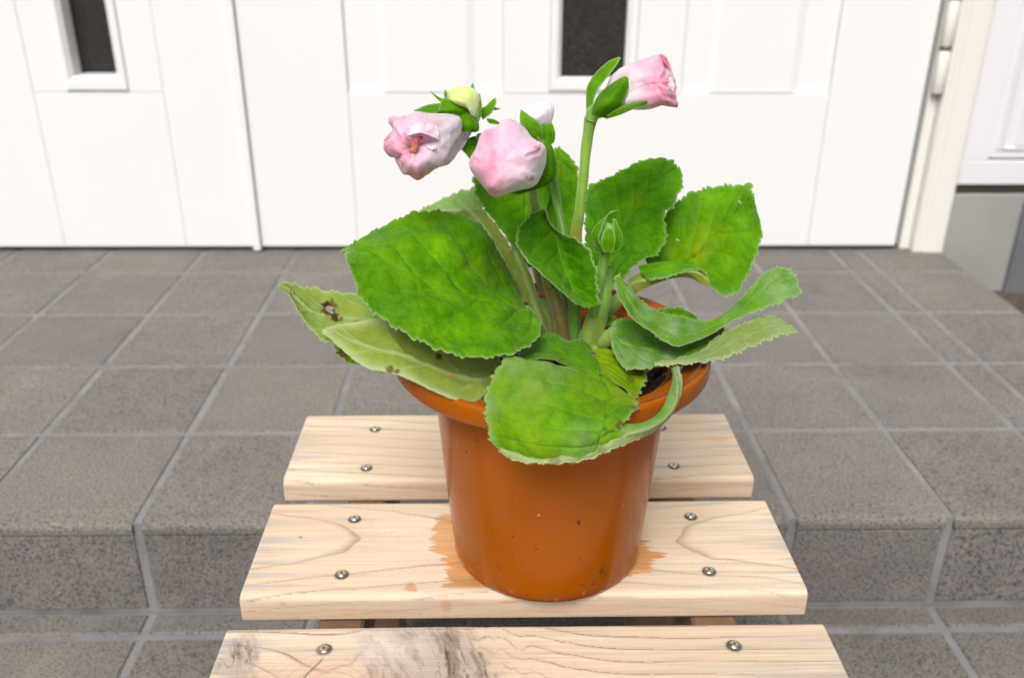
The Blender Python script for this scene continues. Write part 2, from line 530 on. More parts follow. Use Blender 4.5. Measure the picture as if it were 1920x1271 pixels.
b = MB(); b.box(-40, 40, -40, 40, GZ-0.06, GZ-0.0035)
ground = b.build('ground', M['concrete'], kind='structure')
b = MB(); b.box(-1.9, 1.6, -0.9, 0.7045, GZ-0.0034, GZ-0.0022)
lower = b.build('lower_paving', M['grout'], kind='structure')
b = MB(); b.box(XJ[0]-0.01, XJ[-1], 0.7052, 1.75, GZ-0.002, PZ-0.0016)
porch = b.build('porch_step', M['grout'], kind='structure')
b = MB(); b.box(0.769, 2.4, 0.80, 1.60, GZ-0.003, GZ+0.030, 0.004)
earth = b.build('earth_strip', M['soil_dark'], kind='structure')

_tiles = {}
def tile_flat(w, h, t=0.008):
    k = (round(w, 4), round(h, 4), 'f')
    if k not in _tiles:
        q = MB(); q.box(-w/2, w/2, -h/2, h/2, -t, 0, 0.0016)
        me = bpy.data.meshes.new('tile'); me.from_pydata(q.V, [], q.F); me.materials.append(M['tile']); _tiles[k] = me
    return _tiles[k]
def tile_riser(w, h, t=0.008):
    k = (round(w, 4), round(h, 4), 'r')
    if k not in _tiles:
        q = MB(); q.box(-w/2, w/2, 0, t, -h/2, h/2, 0.0014)
        me = bpy.data.meshes.new('tile'); me.from_pydata(q.V, [], q.F); me.materials.append(M['riser']); _tiles[k] = me
    return _tiles[k]
def tile_nose(w, h):
    k = (round(w, 4), round(h, 4), 'n')
    if k not in _tiles:
        q = MB()
        f = -h/2
        prof = [(h/2, -0.008), (h/2, -0.0012), (h/2-0.0012, 0), (f+0.0235, 0), (f+0.0222, -0.0009), (f+0.0205, -0.0009), (f+0.0192, 0.0003),
                (f+0.007, 0.0), (f+0.0035, -0.0010), (f+0.0012, -0.0030), (f, -0.006), (f, -0.0118), (f+0.0015, -0.0128), (f+0.006, -0.0128), (f+0.006, -0.008)]
        q.extrude_x(prof[::-1], -w/2, w/2)
        me = bpy.data.meshes.new('tile'); me.from_pydata(q.V, [], q.F); me.materials.append(M['tile'])
        _tiles[k] = me
    return _tiles[k]
for i in range(len(XJ)-1):
    x0 = XJ[i]+G; x1 = XJ[i+1]-(G if i < len(XJ)-2 else -0.001)
    w = x1-x0; xc = (x0+x1)/2
    for j in range(len(YJ)-1):
        y0 = YJ[j]+(G if j else 0); y1 = YJ[j+1]-G
        h = y1-y0; yc = (y0+y1)/2
        me = tile_nose(w, h) if j == 0 else tile_flat(w, h)
        o = link('tile', me, porch, (xc, yc, PZ+rng.uniform(-.0003, .0003)))
        o.rotation_euler = (rng.uniform(-.0015, .0015), rng.uniform(-.0015, .0015), 0)
    o = link('tile', tile_riser(w, 0.0870), porch, (xc, 0.7034, PZ-0.0128-0.0022-0.0435))
YL = [0.7030, 0.6700, 0.5035, 0.337, 0.1705, 0.004, -0.1625]
XL = XJ+[5.98*U0, 7.0*U0, 8.02*U0]
for i in range(3, len(XL)-1):
    x0, x1 = XL[i]+G, XL[i+1]-G
    for j in range(len(YL)-1):
        y1, y0 = YL[j]-G*(1 if j else 0.45), YL[j+1]+G
        if y0 < 0.0 and abs((x0+x1)/2) > 1.2: continue
        o = link('tile', tile_flat(x1-x0, y1-y0), lower, ((x0+x1)/2, (y0+y1)/2, GZ+rng.uniform(-.0004, .0004)))
        o.rotation_euler = (rng.uniform(-.002, .002), rng.uniform(-.002, .002), 0)

# ------------------------------------------------------------------ house front: doors, frames, walls
DZ = PZ             # heights on the door are measured from the porch
Ztop = DZ+2.05
def part(name, parent, mat, *boxes, bev=0.0006, **k):
    q = MB()
    for bx in boxes: q.box(*bx, bev)
    return q.build(name, mat, parent, **k)

def window_unit(parent, x0, x1, gx0, gx1, z0, gz0, ztop, recess):
    """moulded frame round a narrow obscured pane: outer edge x0-x1, pane gx0-gx1"""
    y = DOOR_Y
    q = MB()
    o, i_, g = y-0.0035, y-0.0035, y+recess
    sx = 0.0075
    # four mitred mouldings: outer lip, flat, bevel down to the pane
    loops = [(x0, x1, z0, ztop, y+0.002), (x0, x1, z0, ztop, y-0.0025), (x0+0.002, x1-0.002, z0+0.002, ztop-0.002, y-0.004),
             (gx0-sx, gx1+sx, gz0-sx, ztop-0.05, y-0.004), (gx0-0.001, gx1+0.001, gz0-0.001, ztop-0.06, y+0.003), (gx0, gx1, gz0, ztop-0.06, g)]
    V = []; F = []
    for a, c, zz0, zz1, yy in loops: V += [(a, yy, zz0), (c, yy, zz0), (c, yy, zz1), (a, yy, zz1)]
    for k in range(len(loops)-1):
        for j in range(4):
            F.append((k*4+j, k*4+(j+1) % 4, (k+1)*4+(j+1) % 4, (k+1)*4+j))
    q.add(V, F)
    wf = q.build('window_frame', M['white'], parent)
    q = MB(); q.box(gx0-0.004, gx1+0.004, g-0.001, g+0.004, gz0-0.004, ztop-0.056)
    q.build('pane', M['glass'], wf)
    return wf

def fielded(parent, x0, x1, fx0, fx1, z0, z1):
    """recessed panel with a raised field"""
    y = DOOR_Y
    loops = [(x0, x1, z0, z1, y+0.006), (fx0-0.012, fx1+0.012, z0+0.001, z1-0.04, y+0.006), (fx0, fx1, z0+0.0015, z1-0.052, y+0.0025)]
    V = []; F = []
    for a, c, zz0, zz1, yy in loops: V += [(a, yy, zz0), (c, yy, zz0), (c, yy, zz1), (a, yy, zz1)]
    for k in range(2):
        for j in range(4): F.append((k*4+j, k*4+(j+1) % 4, (k+1)*4+(j+1) % 4, (k+1)*4+j))
    F.append((8, 9, 10, 11))
    q = MB(); q.add(V, F)
    return q.build('panel', M['white'], parent)

# the wide leaf
door = empty('front_door', (0.152, DOOR_Y, DZ), label='wide white panelled front door leaf with a dark glass strip, behind the flowers', cat='door')
y0, y1 = DOOR_Y, DOOR_Y+0.035
zb, zr = DZ+0.0085, DZ+0.2625
part('stile', door, M['white'], (-0.3925, -0.2296, y0, y1, zb, Ztop))
part('stile', door, M['white'], (0.5413, 0.6925, y0, y1, zb, Ztop))
part('rail', door, M['white'], (-0.2290, 0.5405, y0, y1, zb, zr))
part('rail', door, M['white'], (-0.2290, 0.5405, y0, y1, Ztop-0.16, Ztop))
part('stile', door, M['white'], (0.0167, 0.0903, y0, y1, zr+0.0008, Ztop-0.161))
part('stile', door, M['white'], (0.2270, 0.3005, y0, y1, zr+0.0008, Ztop-0.161))
part('rail', door, M['white'], (0.0909, 0.2264, y0, y1, zr+0.0008, zr+0.0052))
fielded(door, -0.2290, 0.0161, -0.1650, -0.0400, zr+0.0008, Ztop-0.161)
fielded(door, 0.3010, 0.5405, 0.3560, 0.4765, zr+0.0008, Ztop-0.161)
part('core', door, M['white'], (-0.2300, 0.0160, y0+0.012, y1-0.001, zr, Ztop-0.16), (0.3012, 0.5400, y0+0.012, y1-0.001, zr, Ztop-0.16))
window_unit(door, 0.0909, 0.2264, 0.1090, 0.2085, DZ+0.2675, DZ+0.2885, Ztop-0.165, 0.010)

# the narrow leaf
nd = empty('side_door', (-0.62, DOOR_Y, DZ), label='narrow white door leaf with a dark glass strip at the left edge', cat='door')
part('stile', nd, M['white'], (-0.8360, -0.7235, y0, y1, zb, Ztop))
part('stile', nd, M['white'], (-0.5193, -0.4060, y0, y1, zb, Ztop))
part('rail', nd, M['white'], (-0.7230, -0.5198, y0, y1, zb, zr+0.001))
part('rail', nd, M['white'], (-0.7230, -0.5198, y0, y1, Ztop-0.16, Ztop))
part('panel', nd, M['white'], (-0.7230, -0.6692, y0+0.0003, y1, zr+0.0016, Ztop-0.161))
part('panel', nd, M['white'], (-0.5728, -0.5198, y0+0.0003, y1, zr+0.0016, Ztop-0.161))
part('rail', nd, M['white'], (-0.6688, -0.5732, y0+0.0003, y1, zr+0.0016, zr+0.0042))
window_unit(nd, -0.6688, -0.5732, -0.6550, -0.5895, DZ+0.2670, DZ+0.2890, Ztop-0.165, 0.032)
q = MB(); q.box(-0.4056, -0.3934, y0-0.007, y0+0.006, DZ+0.003, Ztop, 0.001)
q.build('cover_strip', M['white'], nd, label='narrow raised white cover strip')
q = MB(); q.box(-0.3934, -0.3922, y0-0.0035, y0+0.01, DZ+0.004, Ztop)
q.build('weather_strip', M['rubber'], nd)

# frame on the hinge side
fr = empty('door_frame', (0.745, DOOR_Y, DZ), label='cream white moulded door frame right of the wide door', cat='door frame')
q = MB(); q.box(0.7035, 0.7195, y0+0.004, y0+0.06, DZ+0.0005, Ztop+0.02, 0.0012); q.build('jamb', M['cream'], fr)
q = MB()
prof = [(0.7203, 0.0), (0.7203, -0.010), (0.7222, -0.012), (0.7300, -0.012), (0.7322, -0.0095), (0.7350, -0.0095), (0.7370, -0.013),
        (0.7560, -0.014), (0.7690, -0.014), (0.7722, -0.011), (0.7722, 0.05), (0.7203, 0.05)]
n = len(prof)
V = [(x, y0+yy, DZ+0.0005) for x, yy in prof]+[(x, y0+yy, Ztop+0.02) for x, yy in prof]
F = [tuple(range(n)), tuple(range(2*n-1, n-1, -1))]+[(j, (j+1) % n, n+(j+1) % n, n+j) for j in range(n)]
q.add(V, [f[::-1] for f in F]); q.build('casing', M['cream'], fr)
q = MB(); q.box(-0.95, 0.7722, y0-0.012, y0+0.05, Ztop+0.021, Ztop+0.10, 0.002); q.build('head', M['cream'], fr)
q = MB(); q.box(0.6932, 0.7030, y0+0.018, y0+0.05, DZ+0.001, Ztop); q.build('weather_strip', M['rubber'], fr)
q = MB(); q.box(-0.95, 0.703, y0+0.012, y0+0.06, DZ-0.002, DZ+0.006); q.build('threshold', M['dark_gap'], fr)
# hinge
def knuckle(za, zb_):
    return [(0, za), (0.0078, za), (0.0087, za+0.001), (0.0087, zb_-0.001), (0.0078, zb_), (0, zb_)]
hg = MB(); hg.lathe(knuckle(0, 0.0655), (0.7118, y0-0.004, DZ+0.2655), 24)
hinge = hg.build('hinge', M['cream'], door)
q = MB(); q.lathe([(0.0, 0), (0.0075, 0), (0.0092, 0.0012), (0.0092, 0.0042), (0.0075, 0.0054), (0, 0.0054)], (0.7118, y0-0.004, DZ+0.3318), 24); q.build('ring', M['bronze'], hinge)
q = MB(); q.lathe(knuckle(0, 0.068), (0.7118, y0-0.004, DZ+0.3378), 24); q.build('knuckle', M['cream'], hinge)
q = MB(); q.lathe([(0.0, 0), (0.0075, 0), (0.0092, 0.0012), (0.0092, 0.0042), (0.0075, 0.0054), (0, 0.0054)], (0.7118, y0-0.004, DZ+0.4062), 24); q.build('ring', M['bronze'], hinge)
q = MB(); q.lathe(knuckle(0, 0.06), (0.7118, y0-0.004, DZ+0.4122), 24); q.build('knuckle', M['cream'], hinge)
q = MB(); q.lathe([(0.0, -0.004), (0.004, -0.004), (0.0068, 0.0), (0.0, 0.0)], (0.7118, y0-0.004, DZ+0.2650), 24); q.build('pin_cap', M['rubber'], hinge)

# wall right of the door: panelled cladding above a rendered foundation
wl_ = empty('clad_wall', (1.1, DOOR_Y, DZ), label='cool white panelled cladding right of the door frame', cat='wall')
wy = DOOR_Y-0.002
W_ = M['white_wall']
part('bottom_rail', wl_, W_, (0.7735, 2.2, wy, wy+0.03, DZ+0.1155, DZ+0.1560), bev=0.0012)
part('stile', wl_, W_, (0.7735, 0.8205, wy+0.001, wy+0.03, DZ+0.1566, DZ+2.2))
q = MB()
q.box(0.8212, 2.2, wy+0.004, wy+0.03, DZ+0.1600, DZ+2.2, 0.0008); q.build('panel', W_, wl_)
q = MB()
for gx in (0.8330, 0.8400): q.box(gx, gx+0.004, wy+0.0005, wy+0.005, DZ+0.1740, DZ+2.2, 0.0007)
q.box(0.845, 2.2, wy+0.0005, wy+0.005, DZ+0.1740, DZ+0.1775, 0.0007)
q.box(0.8620, 0.880, wy+0.0012, wy+0.005, DZ+0.180, DZ+2.2, 0.0007)
q.build('moulding', W_, wl_)
part('flashing', wl_, M['dark_gap'], (0.7735, 2.2, wy+0.006, wy+0.03, DZ+0.0995, DZ+0.1152), bev=0.0005)
fd = MB(); fd.box(0.7735, 2.4, 1.4740, 1.60, GZ-0.05, DZ+0.0990, 0.002)
fo = fd.build('foundation_wall', M['concrete'], label='plain grey rendered foundation wall under the white cladding', cat='wall')
q = MB(); q.box(0.8985, 2.35, 1.4640, 1.4738, GZ-0.05, DZ+0.0900, 0.003)  # thin raised band, a darker grey than the wall behind it
q.build('dark_band', plain_noise('plain_dark_grey', lin(98, 100, 104), lin(112, 114, 117), 9, 0.9, 0.3, 60, 0.002), fo, label='darker grey band at the right of the foundation wall')
q = MB(); q.box(-3.2, -0.8376, DOOR_Y-0.004, DOOR_Y+0.05, PZ-0.0005, Ztop+0.6, 0.002)
hw = q.build('house_wall', M['white_wall'], label='white house wall beyond the left end of the doors', cat='wall')
q = MB(); q.box(-0.8374, 0.7722, DOOR_Y+0.0505, DOOR_Y+0.12, DZ-0.001, Ztop+0.101); 
q.build('door_backing', M['dark_gap'], fr)

# ------------------------------------------------------------------ the slatted bench
SX0, SX1 = -0.1540, 0.1922
SL_T = 0.0195
screws_y = [(0.6330, 0.5764), (0.5125, 0.4545), (0.3900, 0.3330), (0.268, 0.210)]
slats_y = [(0.5605, 0.6585), (0.4345, 0.5335), (0.3095, 0.4095), (0.1850, 0.2850)]
SCX = (-0.0950, 0.1352)
bench = empty('slatted_bench', (0.019, 0.42, GZ), label='low bare pine bench with wide slats and domed screws, under the pot', cat='bench')

def wood_colour(k, X, Y, yc, side):
    """colour of the board k at board coordinates, side: 0 top, 1 edge faces"""
    light = np.array(lin(222, 209, 188)); warm = np.array(lin(214, 192, 160)); line = np.array(lin(150, 124, 104)); grey = np.array(lin(168, 164, 164))
    pink = np.array(lin(204, 176, 152))
    u = Y-yc
    s = 100+k*31
    base = mixc(np.broadcast_to(light, X.shape+(3,)), warm, 0.5+0.9*fbm(X*7, u*30, 0.3, s))
    wob = 0.004*fbm(X*9, u*14, 1.5, s+3)
    if k == 0: Fr = (u+0.010*np.sin(X*9+1)+wob)/0.0130
    elif k == 1:
        xp = 0.02
        q_ = (u-0.004)**2*900.0 - np.abs(X-xp)*11.0
        Fr = q_+wob*190
        Fr = np.where(np.abs(u-0.004) > 0.028, Fr*1.0, Fr)
    elif k == 2:
        kn1 = np.exp(-(((X+0.088)/0.045)**2+((u-0.004)/0.030)**2))
        kn2 = np.exp(-(((X+0.015)/0.045)**2+((u-0.020)/0.050)**2))
        Fr = (u*1.1+0.030*kn1-0.024*kn2+wob*1.2+0.02*kn2*fbm(X*70, u*50, 3, s))/0.0105
    else: Fr = (u+wob)/0.012
    t = Fr-np.floor(Fr)
    lo = np.exp(-(((1-t))/0.07)**2)+0.35*np.exp(-((t)/0.30))*0.6
    lo = lo*(0.55+0.9*np.clip(fbm(X*11, u*11+9, 2.0, s+5)+0.4, 0, 1))
    lo = lo*1.25 if k == 2 else lo
    col = mixc(base, line, np.clip(lo*0.9, 0, 1))
    # fine fibres
    fb = fbm(X*22, u*900, 5.0, s+8, 3)
    col = col*(1+0.10*fb)[..., None]
    # weather-greyed streaks, strongest near the ends
    e = np.maximum(np.exp(-(X-SX0)/0.035), np.exp(-(SX1-X)/0.045))
    gs = np.clip(fbm(X*14, u*230, 7.0, s+9, 4)*2.2-0.25+0.5*e, 0, 1)
    amt = {0: 0.7, 1: 0.75, 2: 0.85, 3: 0.6}[k]
    col = mixc(col, grey, gs*amt*(0.22+0.78*e)+0.0)
    mt2 = np.clip(fbm(X*5, u*16, 9.0, s+12, 3)*1.6+0.2, 0, 1)
    col = mixc(col, np.array(lin(208, 186, 160)), mt2*0.5)
    if k == 2:      # large bleached knot area with ruffled grey grain
        kk = np.clip(np.exp(-((np.clip(np.abs(X+0.040+0.25*(u-0.03))-0.020, 0, 1)/0.014)**2+((u-0.010)/0.042)**2))*1.1+0.9*np.exp(-(((X+0.142+0.2*(u-0.03))/0.010)**2+((u-0.022)/0.022)**2)), 0, 1)
        ac = X+0.35*(u-0.03)+0.006*fbm(X*40, u*40, 1, 3); al = u-0.2*X
        r_ = fbm(ac*230, al*70+2*fbm(X*60, u*40, 4, 5), 0, 77, 5)
        dk = np.abs(fbm(ac*330+1.5*r_, al*45, 2, 91, 3))
        crk = np.exp(-(dk/0.05)**2)
        edge_ = np.clip(kk*1.5+0.7*fbm(X*60, u*60, 6, 19, 3), 0, 1)*np.clip(kk*3, 0, 1)
        col = mixc(col, np.array(lin(178, 166, 155)), edge_*0.9)
        col = mixc(col, np.array(lin(100, 84, 72)), np.clip(edge_*(0.55*sstep(-0.15, 0.3, r_)+0.6*crk*sstep(-.3, .1, r_)), 0, .95))
        dk2 = np.abs(fbm(ac*120, al*30, 7, 33, 2)); col = mixc(col, np.array(lin(84, 66, 54)), edge_*np.exp(-(dk2/0.02)**2)*.6)
        wb = np.exp(-(((X+0.062)/0.022)**2+((u-0.032)/0.016)**2))
        col = mixc(col, np.array(lin(226, 216, 206)), wb*0.7)
        rd = np.exp(-(((X+0.092)/0.030)**2+((u-0.008)/0.016)**2))
        ring = np.abs(np.sin((np.hypot((X+0.088)*0.8, (u-0.002)))*640+3*fbm(X*30, u*30, 0, 8)))
        col = mixc(col, np.array(lin(206, 164, 132)), rd*0.55)
        col = mixc(col, np.array(lin(140, 104, 84)), rd*np.exp(-(ring/0.22)**2)*0.5)
        # drying crack running down from the screw, and one by the ruffled grain
        cx = -0.0985+0.004*np.sin((u+0.02)*170)
        cr = np.exp(-((X-cx)/0.00055)**2)*sstep(0.026, 0.021, u)*sstep(-0.02, -0.01, u)
        cx2 = -0.0265+0.002*np.sin(u*120)
        cr2 = np.exp(-((X-cx2)/0.0007)**2)*sstep(0.036, 0.028, u)
        col = mixc(col, np.array(lin(66, 48, 38)), np.clip(cr*0.9+cr2*0.8, 0, 1))
        gb = np.clip(fbm(X*7, u*160, 4, 55, 4)*2.4+0.1, 0, 1)*sstep(0.06, 0.17, X)
        col = mixc(col, np.array(lin(160, 156, 158)), gb*0.6)
    wet = np.zeros(X.shape)
    if k == 1:      # damp stain spreading from the pot along the grain
        Yw = Y
        xl = -0.0400+0.010*sstep(0.480, 0.470, Yw)+0.0032*vnoise(Yw*900, Yw*0, 0, 5)+0.0030*vnoise(Yw*260, Yw*0, 3, 6)
        xr = 0.0985+0.010*np.exp(-((Yw-0.472)/0.010)**2)-0.020*sstep(0.456, 0.450, Yw)-0.02*sstep(0.486, 0.500, Yw)+0.0045*vnoise(Yw*700, Yw*0, 0, 8)+0.004*vnoise(Yw*260, Yw*0, 3, 9)
        wm = sstep(xl, xl+0.0012, X)*sstep(xr, xr-0.0025, X)*sstep(0.4405, 0.4425, Yw)*sstep(0.519, 0.5165, Yw)
        for sx_, sy_2, rx, ry in ((-0.0510, 0.4425, 0.0042, 0.0045), (-0.029, 0.4275, 0.0030, 0.0050), (-0.128, 0.4290, 0.0016, 0.0014), (0.010, 0.4290, 0.006, 0.0012)):
            wm = np.maximum(wm, 0.75*sstep(1.15, 0.8, np.hypot((X-sx_)/rx, (Yw-sy_2)/ry)+0.35*vnoise(X*500, Yw*500, 0, 4)))
        wetc = mixc(np.broadcast_to(np.array(lin(208, 142, 52)), X.shape+(3,)), np.array(lin(184, 116, 34)), 0.5+fb)
        deep = np.exp(-((Yw-0.4465)/0.006)**2)*0.3
        col = mixc(col, wetc*(1-deep)[..., None], wm*(0.72+0.14*sstep(-0.04, 0.0, X)+0.1*vnoise(X*60, Y*200, 0, 14)))
        wet = wm
        for hx, hy in ((-0.128, 0.4930),):
            col = mixc(col, np.array(lin(60, 40, 30)), np.exp(-(np.hypot(X-hx, (Y-hy)*1.6)/0.0012)**2))
    if k == 0:
        for hx, hy, hr in ((-0.018, 0.603, 0.006), (0.178, 0.615, 0.006)):
            col = mixc(col, np.array(lin(205, 160, 112)), 0.55*np.exp(-(np.hypot((X-hx)*0.8, (Y-hy)*1.4)/hr)**2))
    # countersink shade painted as a dark ring, with stain streaks, round each screw
    for sx_ in SCX:
        for sy_2 in screws_y[k]:
            d = np.hypot(X-sx_, Y-sy_2)
            col = mixc(col, np.array(lin(92, 88, 80)), 0.75*sstep(0.0054, 0.0040, d))
            tail = np.exp(-(np.abs(Y-sy_2)/0.0012))*np.exp(-np.abs(X-sx_)/0.012)
            col = mixc(col, np.array(lin(120, 112, 104)), 0.55*tail)
    if np.any(side):
        col = np.where((side > 0)[..., None], col*0.55+pink*0.45, col)  # edge faces painted darker and pinker, shade put into their colour
    dirt = np.clip(fbm(X*500, u*500, 0, s+40, 2)*3-1.2, 0, 1)
    col = mixc(col, np.array(lin(120, 104, 90)), dirt*0.25)
    return np.clip(col, 0.01, 0.95), wet

def make_slat(k):
    ya, yb = slats_y[k]
    yc = (ya+yb)/2
    nx = 470
    r = 0.0042
    ys = []; zs = []; side = []
    def put(y, z, s=0): ys.append(y); zs.append(z); side.append(s)
    for y in np.linspace(ya+r, yb-r, 124): put(y, 0.0)
    for a in np.linspace(0, math.pi/2, 6)[1:]: put(yb-r+r*math.sin(a), -r+r*math.cos(a), 0)
    for z in np.linspace(-r, -SL_T+0.002, 8)[1:]: put(yb, z, 1)
    put(yb-0.002, -SL_T, 1); put(ya+0.002, -SL_T, 1)
    for z in np.linspace(-SL_T+0.002, -r, 16): put(ya, z, 1)
    for a in np.linspace(math.pi/2, 0, 7)[1:-1]: put(ya+r-r*math.sin(a), -r+r*math.cos(a), 0)
    ys, zs, side = map(np.array, (ys, zs, side))
    n = len(ys)
    e = 0.0008
    xs = np.concatenate([[SX0, SX0+e], np.linspace(SX0+0.0015, SX1-0.0015, nx-4), [SX1-e, SX1]])
    X, Y = np.meshgrid(xs, ys, indexing='ij')
    Z = np.broadcast_to(zs, X.shape).copy()
    S = np.broadcast_to(side, X.shape)
    # eased ends
    for row in (0, -1):
        Y[row] = yc+(Y[row]-yc)*0.988
        Z[row] = np.where(Z[row] > -0.01, Z[row]-0.0009, Z[row]+0.0006)
    # slight cupping, warp and raised grain
    Yu = np.where(S > 0, Y+np.where(Y < yc, Z, -Z), Y)
    Z = Z+0.00035*fbm(X*12, Y*25, 0, 300+k, 3)*(1)+(0.00012*fbm(X*25, Yu*700, 0, 310+k, 2))*(S == 0)
    if k == 2:
        kk = np.exp(-(((X+0.022)/0.030)**2+((Y-yc)/0.06)**2))
        Z += kk*0.0011*fbm(X*80, Y*50, 0, 77, 4)
        Z += 0.0016*np.exp(-(((X+0.045)/0.06)**2+((Y-yc-0.015)/0.03)**2))
    col, wet = wood_colour(k, X, Yu, yc, S)
    V = np.stack([X, Y, Z], -1).reshape(-1, 3)
    C = np.concatenate([col, wet[..., None]], -1).reshape(-1, 4)
    F = grid_faces(nx, n, closed_v=True, rev=True).tolist()
    F.append(list(range(n-1, -1, -1))[::-1]); F.append(list(range((nx-1)*n, nx*n))[::-1])
    me = mesh('slat', V, F, M['wood'], smooth=True, cols={'wood': C})
    me.polygons[len(F)-1].use_smooth = False; me.polygons[len(F)-2].use_smooth = False
    return link('slat', me, bench)
SLAT_LABELS = ['rear pale slat, furthest from the camera', 'middle slat with orange damp stain round the pot', 'front slat with a large grey ruffled knot', None]
# screw: domed head with a turned rim and a cross recess
q = MB()
q.lathe([(0.0048, -0.0002), (0.0046, 0.0004), (0.0042, 0.0005), (0.0038, 0.0003), (0.0036, 0.0003), (0.0035, 0.0008), (0.0031, 0.0014), (0.0022, 0.0019), (0.0011, 0.0021), (0.0008, 0.0014), (0.0, 0.0012)], n=28)
sm = bpy.data.meshes.new('screw'); sm.from_pydata(q.V, [], q.F); sm.materials.append(M['steel']); sm.materials.append(M['black'])
sm.polygons.foreach_set('use_smooth', [True]*len(q.F))
sm.polygons.foreach_set('material_index', [1 if (i >= 28*8 or i < 28*5) else 0 for i in range(len(q.F))])
for k in range(4):
    so = make_slat(k)
    if SLAT_LABELS[k]: so['label'] = SLAT_LABELS[k]
    for sx_ in SCX:
        for sy_2 in screws_y[k]:
            o = link('screw', sm, so, (sx_, sy_2, 0.0002))
            o.scale = (0.86, 0.86, 0.86)
            o.rotation_euler = (rng.uniform(-.1, .1), rng.uniform(-.1, .1), rng.uniform(0, 6))
for xa, xb in ((-0.1080, -0.0800), (0.1220, 0.1500)):
    q = MB(); q.box(xa, xb, 0.205, 0.650, -SL_T-0.040, -SL_T-0.0006, 0.002); q.build('rail', M['rail'], bench)
    for ya in (0.215, 0.600):
        q = MB(); q.box(xa-0.001, xb+0.001, ya, ya+0.04, GZ+0.0006, -SL_T-0.0406, 0.002); q.build('leg', M['rail'], bench)
q = MB(); q.box(-0.0790, 0.1210, 0.612, 0.630, -0.12, -0.085, 0.002); q.build('stretcher', M['rail'], bench)
q = MB(); q.box(-0.0790, 0.1210, 0.225, 0.243, -0.12, -0.085, 0.002); q.build('stretcher', M['rail'], bench)

# ------------------------------------------------------------------ the pot
PX, PY = 0.0343, 0.4848
pot = empty('flower_pot', (PX, PY, 0.0), label='glossy orange-brown plastic flower pot standing on the middle slat', cat='flower pot')
def pot_mesh():
    prof = [(0.0, 0.0035), (0.050, 0.0035), (0.0535, 0.0008), (0.0572, 0.0004), (0.0588, 0.0014), (0.0597, 0.0040), (0.0640, 0.0500), (0.0680, 0.1000), (0.0706, 0.1330),
            (0.0712, 0.1352)]
    fine = []
    for (r0, z0), (r1, z1) in zip(prof[:-1], prof[1:]):
        n = max(1, int(np.hypot(r1-r0, z1-z0)/0.004))
        for t in range(n): fine.append((r0+(r1-r0)*t/n, z0+(z1-z0)*t/n))
    fine.append(prof[-1])
    inner = [(0.0688, 0.1352), (0.0672, 0.112), (0.0650, 0.080), (0.0, 0.078)]
    fine += inner
    fine = np.array(fine)
    n = 160
    a = np.linspace(0, 2*math.pi, n, endpoint=False)
    R = fine[:, 0][:, None]; Zz = fine[:, 1][:, None]
    w = np.clip(Zz/0.02, 0, 1)*np.clip((0.134-Zz)/0.02, 0, 1)
    # shallow moulded flutes low down on the wall
    fl = 0.0*np.maximum(0, np.cos(a*6+0.9))**3*np.exp(-((Zz-0.03)/0.04)**2)
    Rr = R*(1+0.004*np.cos(2*a+0.5))-fl*w*(R > 0.055)
    V = np.stack([PX+Rr*np.cos(a), PY+Rr*np.sin(a), np.broadcast_to(Zz, Rr.shape)], -1).reshape(-1, 3)
    return mesh('body', V, grid_faces(len(fine), n, closed_v=True).tolist(), M['pot'], smooth=True)
link('body', pot_mesh(), pot)
q = MB()
rim = [(0.0690, 0.1335), (0.0716, 0.1340), (0.0850, 0.1352), (0.0905, 0.1352), (0.0922, 0.1358), (0.0928, 0.1372), (0.0929, 0.1450), (0.0924, 0.1468), (0.0910, 0.1476), (0.0893, 0.1474),
       (0.0880, 0.1462), (0.0840, 0.1446), (0.0800, 0.1440), (0.0778, 0.1436), (0.0762, 0.1420), (0.0735, 0.1385), (0.0705, 0.1362), (0.0684, 0.1340), (0.0676, 0.1200), (0.0662, 0.1000)]
q.lathe(rim, (PX, PY, 0), 160)
q.build('rim', M['pot'], pot)
# compost
nr, na = 26, 110
V = []
for i in range(nr):
    r = 0.0672*i/(nr-1)
    for j in range(na):
        a = 2*math.pi*j/na
        x, y = r*math.cos(a), r*math.sin(a)
        V.append((x, y, 0))
V = np.array(V)
V[:, 2] = 0.1235+0.010*fbm(V[:, 0]*60, V[:, 1]*60, 0, 5, 4)+0.006*fbm(V[:, 0]*260, V[:, 1]*260, 0, 9, 3)
V[:, 0] += PX; V[:, 1] += PY
me = mesh('compost', V, grid_faces(nr, na, closed_v=True).tolist(), M['compost'], smooth=True)
link('compost', me, None, kind='stuff', label='dark damp compost filling the orange pot', cat='compost')
q = MB()
for k in range(260):
    a = rng.uniform(0, 6.283); r = 0.064*math.sqrt(rng.uniform(0, 1))
    c = np.array([PX+r*math.cos(a), PY+r*math.sin(a), 0.1245+rng.uniform(0, 0.004)])
    s = rng.uniform(0.0008, 0.0034)
    ax = rng.normal(size=(3, 3)); ax /= np.linalg.norm(ax, axis=1)[:, None]
    P = [c+ax[0]*s*1.6, c-ax[0]*s*1.6, c+ax[1]*s, c-ax[1]*s, c+ax[2]*s*.6, c-ax[2]*s*.6]
    q.add(P, [(0, 2, 4), (2, 1, 4), (1, 3, 4), (3, 0, 4), (2, 0, 5), (1, 2, 5), (3, 1, 5), (0, 3, 5)])
q.build('bark_crumbs', M['bark'], None, kind='stuff', label='brown bark crumbs scattered over the compost', cat='bark')
